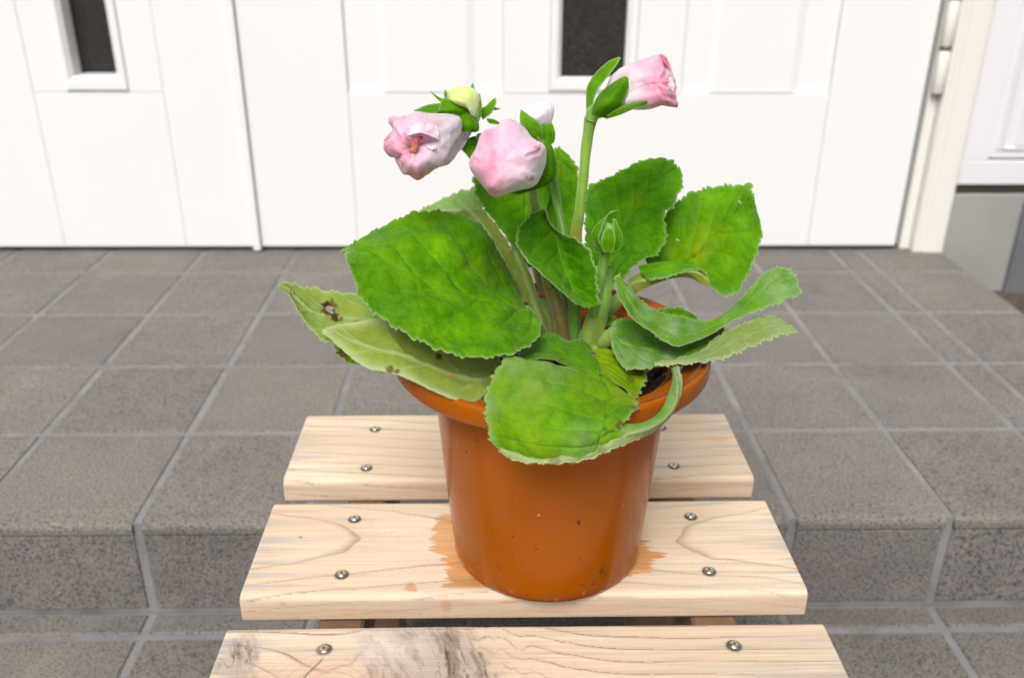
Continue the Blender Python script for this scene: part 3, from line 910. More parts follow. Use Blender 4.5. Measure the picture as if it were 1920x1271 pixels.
# drops and specks on the pot wall
for k, (px, py, r) in enumerate(((1129, 1068, 0.0022), (1112, 1093, 0.0012), (1104, 1068, 0.0008))):
    dd = 0.52
    # march the pixel ray to the wall
    for it in range(400):
        p = at1(px, py, dd)
        rr = math.hypot(p[0]-PX, p[1]-PY)
        if rr <= 0.0597+max(p[2]-0.004, 0)*0.0875: break
        dd += 0.0006
    V = []; q = MB()
    q.lathe([(0, -1.3), (0.55, -1.15), (0.95, -0.5), (1.0, 0), (0.75, 0.8), (0.35, 1.7), (0, 2.2)], n=16)
    Vv = np.array(q.V)*r; Vv[:, 1] *= 0.7
    q2 = MB(); q2.add(Vv+p, q.F, True)
    q2.build('water_drop', M['water'], None, label=['large water drop low on the right of the pot wall', 'small water drop below the large one on the pot', 'tiny water drop left of the large one on the pot'][k], cat='water drop', group='water drops on the pot wall')

# ------------------------------------------------------------------ the plant
plant = empty('gloxinia_plant', (PX, PY, 0.122), label='gloxinia with serrated hairy leaves and closed pink flowers in the pot', cat='potted plant')

def cr(P, n):
    """Catmull-Rom through the rows of P (k, ...) resampled at n parameters"""
    P = np.asarray(P, float)
    k = len(P)
    if k == 2:
        t = np.linspace(0, 1, n).reshape((-1,)+(1,)*(P.ndim-1))
        return P[0]*(1-t)+P[1]*t
    E = np.concatenate([[2*P[0]-P[1]], P, [2*P[-1]-P[-2]]])
    s = np.linspace(0, k-1, n); i = np.minimum(s.astype(int), k-2); t = (s-i).reshape((-1,)+(1,)*(P.ndim-1))
    p0, p1, p2, p3 = E[i], E[i+1], E[i+2], E[i+3]
    return 0.5*((2*p1)+(-p0+p2)*t+(2*p0-5*p1+4*p2-p3)*t**2+(-p0+3*p1-3*p2+p3)*t**3)

def normals(W):
    du = np.gradient(W, axis=0); dv = np.gradient(W, axis=1)
    n = np.cross(du, dv)
    L = np.linalg.norm(n, axis=-1, keepdims=True)
    return n/np.maximum(L, 1e-12), du, dv

def worley(x, y, seed=0):
    xi, yi = np.floor(x), np.floor(y)
    f1 = np.full(x.shape, 9.0); f2 = np.full(x.shape, 9.0)
    for dx in (-1, 0, 1):
        for dy in (-1, 0, 1):
            cx, cy = xi+dx, yi+dy
            px_ = cx+0.15+0.7*_hash(cx, cy, cx*0, seed); py_ = cy+0.15+0.7*_hash(cx, cy, cx*0+1, seed)
            d = np.hypot(x-px_, y-py_)
            f2 = np.minimum(f2, np.maximum(f1, d)); f1 = np.minimum(f1, d)
    return f1, f2

def leaf(rows, vis='top', name='leaf', parent=None, nu=130, nv=90, tooth=0.0021, pitch=0.0044, vm=0.0, nlat=6, slope=0.28, quilt=0.0010, thick=0.0008,
         tint=(1, 1, 1), yellow=0.0, yel_at=None, dmg=None, holes=None, edges='LRT', veins=1.0, seed=0, label=None, crumple=0.0012, margin=0.0008, mtint=None, fuzz=None, ltint=None, hair=True):
    rows = [np.array(r, float) for r in rows]
    R = np.array([cr(r, nv) for r in rows])          # k, nv, 3  (px, py, d in mm)
    G_ = cr(R, nu)
    px, py = G_[..., 0], G_[..., 1]
    W = at(px, py, G_[..., 2]/1000.0)
    n, du, dv = normals(W)
    cu, cv = nu//2, nv//2
    to = CAM-W
    s = np.sign(np.sum((n*to).sum(-1)))
    top_sign = s if vis == 'top' else -s
    n = n*top_sign                                   # towards the upper side of the leaf
    # arc lengths
    lv = np.concatenate([np.zeros((nu, 1)), np.cumsum(np.linalg.norm(np.diff(W, axis=1), axis=-1), axis=1)], 1)
    lu = np.concatenate([np.zeros((1, nv)), np.cumsum(np.linalg.norm(np.diff(W, axis=0), axis=-1), axis=0)], 0)
    wid = lv[:, -1:]; dL, dR = lv, wid-lv
    dT = lu[-1:]-lu; dB = lu
    u = np.linspace(0, 1, nu)[:, None]; v = np.linspace(-1, 1, nv)[None, :]
    wv = v-vm
    Lm = lu[-1].mean()
    av = np.where(wv < 0, -wv/(1+vm), wv/(1-vm))
    # veins
    sv = u*1.0-slope*av**0.85+0.02*np.sin(av*4+seed)
    ph = sv*nlat+0.15*np.sign(wv)+seed*0.37
    fr_ = ph-np.floor(ph); dk = np.minimum(fr_, 1-fr_)/nlat*Lm
    half = np.where(wv < 0, wid*(1+vm)/2, wid*(1-vm)/2)
    dm = av*half
    fade = np.clip(1-av*0.75, 0, 1)
    lat = np.exp(-(dk/0.0007)**2)*fade*0.75
    mid = np.exp(-(dm/(0.0014-0.0008*u))**2)
    vein = np.clip(np.maximum(lat, mid), 0, 1)*veins
    h = quilt*((1-np.exp(-(dk/0.0035)))*fade-0.4)
    h = h+0.0020*fbm(px/45, py/45, 0, seed+5, 2)*quilt/0.001+crumple*0.30*fbm(px/17, py/17, 1, seed+15, 2)
    w5, _ = worley(lu*75+1.0*vnoise(lu*40, lv*40, 2, seed), lv*75, seed+3)
    h = h-quilt*0.45*w5**2
    w1, w2 = worley(lu*150+0.5*vnoise(lu*90, lv*90, 0, seed), lv*150, seed)
    h = h+quilt*0.30*(1-1.6*w1**2)
    w3, w4 = worley(lu*420, lv*420, seed+7)
    h = h-quilt*0.10*w3
    vein = np.clip(vein+0.20*veins*np.exp(-((w2-w1)/0.09)**2)+0.10*np.exp(-((w4-w3)/0.12)**2), 0, 1)
    h = h-0.0011*mid*veins-0.0004*lat*veins
    env = np.clip(np.minimum(dL, dR)/0.004, 0.25, 1)
    W = W+n*(h*env)[..., None]
    # scalloped margin
    def sc_(len_):
        x = len_/pitch+0.3*np.sin(len_/pitch*1.7+seed)
        return np.abs(np.sin(np.pi*x))**0.55*(1+0.45*np.sin(x*2.3+seed*1.3))-0.35
    nrm = lambda a: a/np.maximum(np.linalg.norm(a, axis=-1, keepdims=True), 1e-9)
    ee = 0.0024
    edgeL = lu[:, :1]; edgeR = lu[:, -1:]
    if 'L' in edges: W = W-nrm(dv)*(tooth*sc_(edgeL)*np.exp(-(dL/ee)**2))[..., None]
    if 'R' in edges: W = W+nrm(dv)*(tooth*sc_(edgeR)*np.exp(-(dR/ee)**2))[..., None]
    if 'T' in edges: W = W+nrm(du)*(tooth*sc_(lv[-1:, :])*np.exp(-(dT/ee)**2))[..., None]
    if 'B' in edges: W = W-nrm(du)*(tooth*sc_(lv[:1, :])*np.exp(-(dB/ee)**2))[..., None]
    dd = np.full(W.shape[:2], 1.0)
    if 'L' in edges: dd = np.minimum(dd, dL)
    if 'R' in edges: dd = np.minimum(dd, dR)
    if 'T' in edges: dd = np.minimum(dd, dT)
    if 'B' in edges: dd = np.minimum(dd, dB)
    em = np.exp(-(dd/margin)**1.5)
    yl = np.clip(yellow+0.35*fbm(px/60, py/60, 0, seed+31, 3), 0, 1)*(1 if yellow > 0 else 0)
    if yel_at:
        for yx, yy, yr, ya in yel_at: yl = np.maximum(yl, ya*np.exp(-((px-yx)**2+(py-yy)**2)/yr**2))
    dg = np.zeros_like(u*v)
    for dx, dy, dr, da in (dmg or []):
        rr = np.hypot(px-dx, py-dy)/dr+0.55*fbm(px/6, py/6, 0, seed+3, 3)
        dg = np.maximum(dg, da*sstep(1.15, 0.6, rr))
    # two skins
    n2, _, _ = normals(W); n2 = n2*top_sign
    th = thick*np.clip(dd/0.0015, 0.3, 1)[..., None]
    Wt, Wb = W+n2*th/2, W-n2*th/2
    keep = np.ones((nu-1, nv-1), bool)
    for hx, hy, hrx, hry in (holes or []):
        pc, qc = (px[:-1, :-1]+px[1:, 1:])/2, (py[:-1, :-1]+py[1:, 1:])/2
        rr = np.hypot((pc-hx)/hrx, (qc-hy)/hry)+0.35*vnoise(pc/5, qc/5, 0, 3)
        keep &= rr > 1
    keep = keep.ravel()
    fl = top_sign < 0
    Ft = grid_faces(nu, nv, rev=not fl)[keep] if True else None
    # orientation check: the first kept face of the top skin must look along n2
    a, b_, c = [Wt.reshape(-1, 3)[Ft[len(Ft)//2][i]] for i in (0, 1, 2)]
    if np.dot(np.cross(b_-a, c-b_), n2.reshape(-1, 3)[Ft[len(Ft)//2][0]]) < 0: Ft = Ft[:, ::-1]
    nV = nu*nv
    Fb = Ft[:, ::-1]+nV
    bl = []
    idx = np.arange(nV).reshape(nu, nv)
    loop = list(idx[0, :])+list(idx[1:, -1])+list(idx[-1, -2::-1])+list(idx[-2:0:-1, 0])
    for i in range(len(loop)):
        p_, q_ = loop[i], loop[(i+1) % len(loop)]
        bl.append([p_, q_, q_+nV, p_+nV])
    Vv = np.concatenate([Wt.reshape(-1, 3), Wb.reshape(-1, 3)])
    A = np.stack([vein, em, yl, dg], -1).reshape(-1, 4)
    A = np.concatenate([A, A])
    tv = np.array(tint, float)*np.ones((nu, nv, 1))
    tv = tv*(1+0.24*fbm(px/42, py/42, 0, seed+41, 4))[..., None]
    if mtint is not None:
        for tx, ty, tr, tc_ in mtint:
            wgt = np.exp(-((px-tx)**2+(py-ty)**2)/tr**2)
            tv = mixc(tv, np.array(tc_)*np.ones(3), wgt)
    if ltint is not None:
        tv = mixc(tv, np.array(ltint)*np.ones(3), np.exp(-(((v+1)/0.75)**2))*np.ones(px.shape))
    fz = np.zeros(px.shape)
    for fx_, fy_, fr2, fa in (fuzz or []):
        fz = np.maximum(fz, fa*np.exp(-((px-fx_)**2+(py-fy_)**2)/fr2**2))
    fz = np.clip(fz*(1+1.1*fbm(px/16, py/16, 0, seed+51, 4)), 0, 1)
    T = np.concatenate([np.concatenate([tv, fz[..., None]], -1).reshape(-1, 4)]*2)
    F = Ft.tolist()+Fb.tolist()+bl
    mi = [0]*len(Ft)+[1]*len(Fb)+[1]*len(bl)
    me = mesh(name, Vv, F, [M['leaf_top'], M['leaf_under']], smooth=True, midx=mi, cols={'leaf': A, 'tint': T})
    o = link(name, me, parent or plant)
    if label: o['label'] = label
    if hair and name == 'leaf': hairs(o, W, n2, nrm(du), nrm(dv), edges)
    return o

HAIR = plain_noise('pale_leaf_down', lin(160, 190, 100), lin(184, 206, 130), 50, 0.7, 0)
def hairs(o, W, n2, tu, tv_, edges, per=3):
    q = []; F = []
    def run(P, out, nn):
        for i in range(len(P)-1):
            for _ in range(per):
                t = rng.uniform(); p = P[i]*(1-t)+P[i+1]*t
                al = P[i+1]-P[i]; L = np.linalg.norm(al)
                if L < 1e-6: continue
                al = al/L
                d = out[i]+al*rng.uniform(-.6, .6)+nn[i]*rng.uniform(-.7, .7)
                d /= np.linalg.norm(d); ln = rng.uniform(0.0004, 0.0011); w = 0.00005
                k = len(q)
                q.extend([p-al*w-out[i]*0.0002, p+al*w-out[i]*0.0002, p+d*ln]); F.append((k, k+1, k+2))
    nu_, nv_ = W.shape[:2]
    area = np.linalg.norm(W[-1, nv_//2]-W[0, nv_//2])*np.linalg.norm(W[nu_//2, -1]-W[nu_//2, 0])
    for _ in range(int(min(6000, area*1.1e6))):
        i, j = rng.randint(0, nu_), rng.randint(0, nv_)
        p = W[i, j]+n2[i, j]*0.0004; d = n2[i, j]+rng.normal(size=3)*0.45; d /= np.linalg.norm(d)
        a_ = np.cross(d, rng.normal(size=3)); a_ /= np.linalg.norm(a_); k = len(q)
        q.extend([p-a_*0.00004, p+a_*0.00004, p+d*rng.uniform(.0003, .0009)]); F.append((k, k+1, k+2))
    if 'L' in edges: run(W[:, 0], -tv_[:, 0], n2[:, 0])
    if 'R' in edges: run(W[:, -1], tv_[:, -1], n2[:, -1])
    if 'T' in edges: run(W[-1], tu[-1], n2[-1])
    if 'B' in edges: run(W[0], -tu[0], n2[0])
    if q:
        me = mesh('margin_hairs', q, F, HAIR)
        link('margin_hairs', me, o, kind='stuff')

def tube(pts, rad, name='stem', parent=None, colour=None, n=14, nl=40, seed=0, flat=0.0, label=None):
    """pts: (px, py, d mm); rad mm per point; colour: list of sRGB per point"""
    P = cr(np.array([at1(x, y, d/1000.0) for x, y, d in pts]), nl)
    rr = cr(np.array(rad, float)[:, None], nl)[:, 0]/1000.0
    cc = cr(np.array([lin(c) for c in colour]), nl)
    T = np.gradient(P, axis=0); T /= np.linalg.norm(T, axis=1)[:, None]
    V = []; C = []
    side = np.cross(T[0], -FW); side /= np.linalg.norm(side)
    for i in range(nl):
        side = side-T[i]*np.dot(side, T[i]); side /= np.linalg.norm(side)
        b2 = np.cross(T[i], side)
        for j in range(n):
            a = 2*math.pi*j/n
            r = rr[i]*(1+0.05*math.sin(i*0.9+j+seed))
            V.append(P[i]+side*r*math.cos(a)+b2*r*math.sin(a)*(1-flat))
            C.append(np.clip(cc[i]*(1+0.12*math.sin(j*2.1+i*.3+seed)), 0, 1))
    F = grid_faces(nl, n, closed_v=True).tolist()
    F.append(list(range(n))); F.append(list(range((nl-1)*n, nl*n))[::-1])
    me = mesh(name, V, F, M['stem'], smooth=True, cols={'stem': np.array(C)})
    o = link(name, me, parent or plant)
    if label: o['label'] = label
    # down on the stem
    q = []; Fh = []
    for _ in range(int(nl*9)):
        i = rng.randint(0, nl-1); j = rng.randint(0, n)
        p = np.array(V[i*n+j]); out = p-P[i]; out /= max(np.linalg.norm(out), 1e-9)
        d = out+T[i]*rng.uniform(-.4, .4); ln = rng.uniform(.0005, .0012)
        k = len(q); w = T[i]*0.00006
        q.extend([p-w, p+w, p+d*ln]); Fh.append((k, k+1, k+2))
    link('down', mesh('down', q, Fh, HAIR), o, kind='stuff')
    return o

def R3(*rows):
    return [list(r) for r in rows]

# --- leaves (rows run from the base to the tip, each from one margin to the other)
leaf(R3([(968, 532, 545), (985, 575, 532), (1000, 585, 515), (1013, 603, 500)],
        [(950, 500, 542), (960, 560, 526), (985, 610, 500), (1008, 632, 484)],
        [(932, 468, 538), (930, 545, 518), (950, 620, 488), (972, 656, 470)],
        [(905, 430, 532), (890, 530, 508), (905, 620, 480), (915, 669, 462)],
        [(866, 404, 526), (852, 515, 500), (850, 610, 474), (855, 664, 458)],
        [(822, 396, 522), (808, 500, 494), (800, 590, 472), (800, 642, 460)],
        [(775, 400, 518), (765, 485, 492), (756, 560, 474), (752, 618, 466)],
        [(738, 415, 514), (728, 470, 492), (715, 530, 478), (705, 586, 472)],
        [(700, 434, 508), (695, 468, 492), (685, 505, 483), (674, 552, 478)],
        [(665, 456, 500), (668, 478, 492), (666, 495, 487), (665, 520, 484)],
        [(646, 468, 494), (647, 474, 491), (650, 482, 489), (654, 494, 488)]),
     nu=190, nv=150, vm=-0.12, seed=1, slope=0.34, nlat=5, quilt=0.0019, crumple=0.0018, tooth=0.0025, pitch=0.0050, edges='LRTB', fuzz=[(650, 475, 14, .5), (700, 440, 20, .2)], label='largest broad leaf, bright green, at the left of the plant',
     mtint=[(940, 500, 45, 0.55), (800, 480, 60, 1.15), (860, 610, 60, 1.15)])  # curled upper right darkened, its shading put into the tint
leaf(R3([(820, 545, 520), (815, 600, 512), (800, 650, 505)],
        [(725, 553, 515), (718, 600, 508), (700, 655, 500)],
        [(655, 551, 512), (650, 595, 506), (640, 648, 498)],
        [(598, 545, 508), (594, 587, 504), (600, 633, 497)],
        [(556, 537, 503), (557, 562, 502), (566, 594, 498)],
        [(538, 532, 500), (541, 545, 500), (547, 562, 498)],
        [(523, 534, 497), (524, 537, 497), (530, 541, 497)]),
     vis='under', seed=2, tint=(1.15, 1.12, 1.0), yellow=0.25, yel_at=[(660, 585, 35, 0.6)], holes=[(617, 577, 9, 6), (622, 583, 4, 4)], dmg=[(617, 578, 16, 1.0), (628, 593, 9, 1.0), (640, 597, 5, .8)],
     nlat=4, label='pale curled leaf with a torn hole, outermost at the left')
leaf(R3([(622, 640, 499), (640, 640, 496), (660, 645, 494)], [(632, 660, 499), (655, 662, 496), (692, 672, 492)], [(655, 682, 498), (668, 682, 496), (690, 677, 494)]),
     vis='top', seed=3, nu=30, nv=30, tint=(0.8, 0.85, 0.8), dmg=[(643, 662, 11, .9), (650, 676, 6, .8)], veins=0.3, label='small dark leaf tip with black decay')
leaf(R3([(940, 650, 515), (935, 690, 498), (920, 722, 486), (912, 738, 480)],
        [(900, 645, 512), (898, 690, 494), (892, 735, 478), (884, 757, 468)],
        [(852, 640, 510), (848, 680, 496), (846, 722, 474), (838, 744, 465)],
        [(800, 628, 508), (796, 665, 496), (798, 700, 480), (790, 722, 472)],
        [(752, 612, 504), (745, 645, 494), (748, 680, 484), (738, 700, 480)],
        [(708, 600, 500), (698, 632, 494), (700, 668, 487), (688, 689, 484)],
        [(662, 605, 497), (655, 625, 493), (662, 650, 489), (652, 664, 488)],
        [(628, 611, 495), (626, 619, 493), (632, 630, 491), (626, 640, 491)],
        [(608, 616, 493), (606, 618, 493), (606, 622, 492), (606, 625, 492)]),
     vis='under', seed=4, nu=110, nv=80, tint=(0.95, 1.0, 0.75), yellow=0.55, yel_at=[(830, 700, 60, .75), (760, 650, 45, .7)], dmg=[(822, 668, 7, 1.0), (731, 693, 9, .8), (745, 697, 5, .8)], nlat=4, slope=.2,
     margin=0.003, tooth=0.0005, label='yellowing leaf lying over the left of the pot rim')
C1 = R3([(952, 663, 470), (975, 668, 466), (1010, 676, 466), (1050, 684, 470), (1095, 694, 478), (1130, 700, 486), (1152, 722, 490)],
        [(930, 700, 462), (965, 706, 456), (1005, 712, 454), (1050, 718, 458), (1100, 726, 466), (1148, 735, 470), (1192, 752, 463)],
        [(914, 745, 455), (955, 750, 448), (1000, 756, 445), (1045, 760, 447), (1095, 768, 450), (1142, 775, 448), (1186, 772, 451)],
        [(914, 788, 450), (955, 796, 443), (1000, 802, 438), (1045, 804, 440), (1092, 802, 440), (1136, 799, 438), (1162, 799, 440)],
        [(922, 824, 447), (960, 832, 441), (1000, 836, 436), (1045, 836, 437), (1088, 831, 436), (1130, 822, 437), (1168, 812, 440)],
        [(938, 846, 446), (968, 858, 443), (1002, 863, 440), (1046, 863, 440), (1090, 857, 438), (1129, 842, 440), (1165, 828, 442)])
leaf(C1, seed=5, nu=140, nv=170, vm=0.62, nlat=5, slope=-0.10, quilt=0.0016, crumple=0.0018, edges='LTR', margin=0.0016, tint=(1.12, 1.05, 1.0), yellow=0.12, yel_at=[(1165, 740, 25, .6), (1000, 740, 40, .35)],
     dmg=[(1160, 797, 8, .8), (1135, 804, 5, .5), (1185, 765, 6, .6)], fuzz=[(960, 675, 40, .45), (1040, 680, 40, .4), (920, 760, 22, .4), (1000, 700, 60, .25), (1090, 830, 40, .25)], label='broad crinkled leaf drooping over the front of the pot rim')
leaf(R3([(968, 662, 500), (990, 641, 516), (1017, 629, 526), (1046, 629, 530), (1064, 641, 528), (1092, 638, 532), (1110, 655, 530)],
        [(975, 668, 488), (1000, 654, 500), (1022, 648, 508), (1050, 652, 510), (1072, 660, 510), (1096, 662, 512), (1118, 675, 510)],
        [(988, 678, 476), (1008, 672, 480), (1028, 676, 482), (1052, 682, 485), (1076, 688, 488), (1102, 694, 490), (1128, 702, 492)]),
     seed=6, nu=40, nv=90, vm=0.9, nlat=3, edges='B', tint=(1.0, 1.05, 0.9), veins=.4, label='rear half of the drooping front leaf, folded upward')
leaf(R3([(1112, 655, 524), (1144, 654, 522), (1180, 668, 516), (1216, 690, 508)],
        [(1115, 680, 510), (1148, 690, 508), (1178, 706, 504), (1203, 722, 500)],
        [(1128, 704, 496), (1155, 718, 494), (1175, 732, 491), (1190, 752, 486)]),
     seed=7, nu=50, nv=50, vm=-0.9, veins=.5, edges='R', tint=(1.25, 1.15, 1.1), yellow=0.45, dmg=[(1196, 690, 16, .9), (1180, 712, 8, .5), (1150, 668, 4, .4)], label='yellow-green torn leaf part beside the bare compost')
leaf(R3([(940, 826, 452), (938, 840, 446), (942, 850, 445)],
        [(968, 835, 450), (966, 852, 443), (969, 862, 442)],
        [(1005, 838, 448), (1004, 858, 440), (1006, 867, 438)],
        [(1050, 836, 447), (1050, 858, 438), (1050, 867, 437)],
        [(1092, 824, 447), (1097, 848, 438), (1101, 859, 438)],
        [(1128, 804, 449), (1136, 830, 440), (1143, 843, 440)],
        [(1160, 796, 447), (1174, 815, 441), (1184, 827, 444)],
        [(1204, 793, 446), (1214, 803, 444), (1224, 808, 449)],
        [(1237, 772, 454), (1248, 783, 451), (1254, 785, 457)],
        [(1253, 738, 465), (1266, 757, 460), (1273, 750, 465)],
        [(1261, 712, 477), (1271, 725, 472), (1279, 716, 476)],
        [(1260, 696, 488), (1266, 700, 485), (1273, 694, 487)],
        [(1252, 672, 505), (1260, 674, 504), (1268, 670, 504)]),
     vis='under', seed=8, nu=170, nv=30, veins=.5, nlat=18, edges='R', quilt=.0007, tooth=0.0011, pitch=.0030, ltint=(.45, .85, .10), tint=(1.45, 1.18, 1.6), fuzz=[(1262, 740, 30, .35), (1200, 812, 40, .25)], margin=.0012, dmg=[(1128, 842, 9, .35), (1040, 861, 12, .4)], label='pale upturned margin curling along the right of the rim')
# behind, left
leaf(R3([(905, 350, 600), (905, 400, 598), (905, 440, 590)], [(860, 362, 600), (855, 395, 597), (860, 430, 590)], [(822, 378, 600), (818, 395, 597), (830, 420, 592)], [(788, 394, 600), (790, 398, 598), (800, 408, 594)]),
     vis='under', seed=9, nu=40, nv=40, tint=(1.15, 1.2, 1.25), label='pale grey-green leaf furthest back at the left')
leaf(R3([(842, 402, 560), (875, 393, 566), (905, 393, 572)], [(872, 440, 556), (905, 425, 560), (931, 424, 566)], [(900, 488, 552), (938, 474, 556), (960, 468, 562)],
        [(930, 530, 552), (955, 522, 556), (977, 516, 560)], [(950, 575, 552), (972, 570, 556), (990, 566, 560)]),
     vis='under', seed=10, nu=70, nv=40, tint=(0.85, 0.92, 0.7), yellow=0.5, edges='LRB', nlat=4, tooth=.0007, label='narrow folded leaf with yellow-green underside behind the largest leaf')
leaf(R3([(888, 334, 582), (930, 326, 590), (985, 326, 594), (1040, 330, 596)], [(897, 372, 580), (940, 370, 590), (985, 368, 596), (1030, 372, 596)], [(926, 413, 578), (955, 410, 588), (985, 410, 594), (1022, 410, 592)],
        [(958, 456, 576), (975, 450, 584), (995, 445, 588), (1022, 442, 586)], [(992, 500, 574), (1000, 498, 580), (1008, 495, 582), (1020, 490, 580)]),
     seed=11, nu=70, nv=70, vm=.35, tint=(0.8, 0.95, 0.8), edges='LB', label='deep green leaf behind the middle flower')
leaf(R3([(1008, 305, 612), (1040, 278, 614), (1066, 290, 612)], [(1008, 330, 610), (1048, 318, 612), (1081, 318, 608)], [(1010, 370, 606), (1050, 366, 610), (1089, 366, 604)],
        [(1012, 412, 600), (1050, 415, 606), (1088, 410, 598)], [(1028, 455, 594), (1052, 458, 598), (1076, 444, 592)]),
     seed=12, nu=60, nv=60, nlat=4, tint=(1.0, 1.05, 0.9), edges='RB', label='upright green leaf in the middle at the back')
# centre folded leaf
leaf(R3([(1017, 391, 522), (1019, 391, 522), (1021, 393, 523), (1023, 396, 523)],
        [(995, 405, 520), (1010, 408, 527), (1027, 410, 534), (1030, 416, 531)],
        [(973, 432, 515), (1005, 437, 525), (1041, 437, 538), (1049, 436, 532)],
        [(971, 458, 511), (1010, 467, 523), (1051, 468, 538), (1078, 449, 524)],
        [(988, 486, 509), (1024, 494, 522), (1060, 496, 537), (1101, 468, 520)],
        [(1020, 516, 510), (1045, 520, 522), (1070, 522, 534), (1113, 500, 518)],
        [(1046, 540, 513), (1062, 545, 522), (1080, 545, 530), (1118, 530, 518)],
        [(1066, 558, 517), (1078, 562, 522), (1092, 562, 526), (1120, 555, 519)],
        [(1084, 572, 520), (1095, 575, 522), (1108, 576, 522), (1126, 570, 520)]),
     seed=13, nu=100, nv=80, vm=.25, nlat=6, edges='LRB', tint=(0.8, 0.95, 0.85), label='young folded leaf upright in the centre of the plant')
# right back leaf
leaf(R3([(1104, 500, 586), (1138, 530, 580), (1164, 527, 578)],
        [(1099, 450, 590), (1150, 478, 582), (1195, 492, 576)],
        [(1098, 400, 592), (1165, 435, 582), (1233, 473, 570)],
        [(1103, 354, 592), (1182, 402, 580), (1248, 438, 566)],
        [(1132, 338, 588), (1202, 372, 576), (1243, 404, 566)],
        [(1166, 321, 583), (1224, 344, 572), (1262, 384, 564)],
        [(1207, 302, 578), (1246, 317, 570), (1279, 342, 566)],
        [(1238, 297, 573), (1260, 304, 570), (1274, 318, 568)]),
     seed=14, nu=150, nv=120, nlat=6, slope=.3, tint=(0.85, 1.02, 0.8), edges='LRT', yel_at=[(1195, 380, 14, .3)], label='tall rounded leaf behind the small green bud')
leaf(R3([(1205, 475, 590), (1218, 505, 588), (1228, 518, 584)],
        [(1238, 418, 592), (1265, 498, 586), (1298, 506, 574)],
        [(1264, 384, 590), (1302, 482, 582), (1345, 546, 566)],
        [(1302, 362, 588), (1338, 445, 578), (1380, 548, 562)],
        [(1345, 350, 584), (1366, 414, 574), (1408, 500, 560)],
        [(1380, 348, 580), (1392, 382, 572), (1427, 438, 562)],
        [(1404, 347, 576), (1409, 362, 570), (1418, 388, 565)]),
     seed=15, nu=150, nv=120, nlat=6, slope=.3, tint=(1.1, 1.1, 0.75), edges='LRT', yel_at=[(1310, 472, 18, .9), (1300, 450, 12, .4), (1340, 450, 40, .25)], dmg=[(1318, 466, 4, .5), (1300, 480, 4, .4)],
     label='pointed serrated leaf with yellow centre, rightmost at the back')
leaf(R3([(1180, 524, 574), (1180, 536, 570), (1184, 547, 571)], [(1200, 512, 572), (1198, 528, 567), (1193, 547, 569)], [(1228, 514, 568), (1234, 520, 565), (1252, 523, 567)],
        [(1258, 504, 565), (1278, 510, 562), (1292, 520, 564)], [(1292, 500, 562), (1306, 512, 559), (1313, 530, 561)], [(1328, 516, 561), (1331, 528, 559), (1333, 539, 560)]),
     vis='under', seed=16, nu=90, nv=36, veins=.6, nlat=5, edges='', quilt=.0006, tooth=.0006, tint=(.72, .86, .42), yellow=.55, label='olive underside of the folded lobe, rightmost back leaf')
leaf(R3([(1197, 500, 572), (1203, 512, 566), (1212, 523, 563)], [(1222, 494, 572), (1226, 508, 564), (1232, 523, 561)], [(1248, 491, 571), (1251, 503, 563), (1258, 517, 560)],
        [(1276, 491, 568), (1279, 498, 561), (1284, 507, 559)], [(1302, 495, 564), (1304, 499, 559), (1308, 504, 558)], [(1322, 508, 561), (1323, 511, 559), (1325, 514, 558)]),
     vis='top', seed=24, nu=90, nv=40, veins=.5, nlat=5, edges='R', quilt=.0008, tooth=.0012, pitch=.0034, tint=(.85, 1.05, .8), label='folded-over green lobe of the rightmost back leaf')

# right, two grey-green leaves seen along their length
leaf(R3([(1162, 517, 530), (1157, 518, 529), (1153, 522, 528)],
        [(1180, 539, 530), (1168, 545, 522), (1157, 549, 515)],
        [(1198, 560, 528), (1184, 573, 516), (1169, 570, 508)],
        [(1216, 573, 526), (1202, 592, 512), (1186, 595, 502)],
        [(1240, 586, 526), (1228, 610, 508), (1212, 615, 496)],
        [(1270, 592, 525), (1260, 622, 506), (1240, 635, 493)],
        [(1302, 599, 525), (1290, 628, 507), (1268, 648, 492)],
        [(1333, 601, 526), (1322, 620, 510), (1312, 635, 498)],
        [(1359, 587, 528), (1354, 604, 515), (1349, 616, 505)],
        [(1391, 559, 532), (1390, 580, 522), (1386, 595, 514)],
        [(1417, 529, 536), (1418, 556, 526), (1420, 581, 518)],
        [(1436, 511, 537), (1442, 540, 527), (1450, 570, 519)],
        [(1456, 504, 537), (1468, 530, 528), (1478, 557, 522)],
        [(1479, 504, 535), (1490, 524, 530), (1503, 550, 526)]),
     vis='top', seed=17, nu=170, nv=80, nlat=5, tint=(1.05, 1.05, 2.6), edges='LRTB', margin=.0011, quilt=.0013, veins=.8, fuzz=[(1460, 525, 45, .8), (1260, 612, 26, .75), (1215, 580, 24, .65), (1300, 612, 24, .7), (1180, 545, 18, .55), (1370, 585, 26, .5)],
     label='upper grey-green trough-shaped leaf pointing right')
leaf(R3([(1226, 590, 545), (1248, 578, 548), (1275, 577, 548), (1302, 592, 545)], [(1238, 604, 538), (1260, 606, 540), (1286, 608, 540), (1314, 606, 538)]),
     seed=18, nu=24, nv=50, edges='B', veins=0, tint=(.7, .8, .7), dmg=[(1298, 592, 5, .8)], label='far scalloped margin of the trough-shaped leaf')
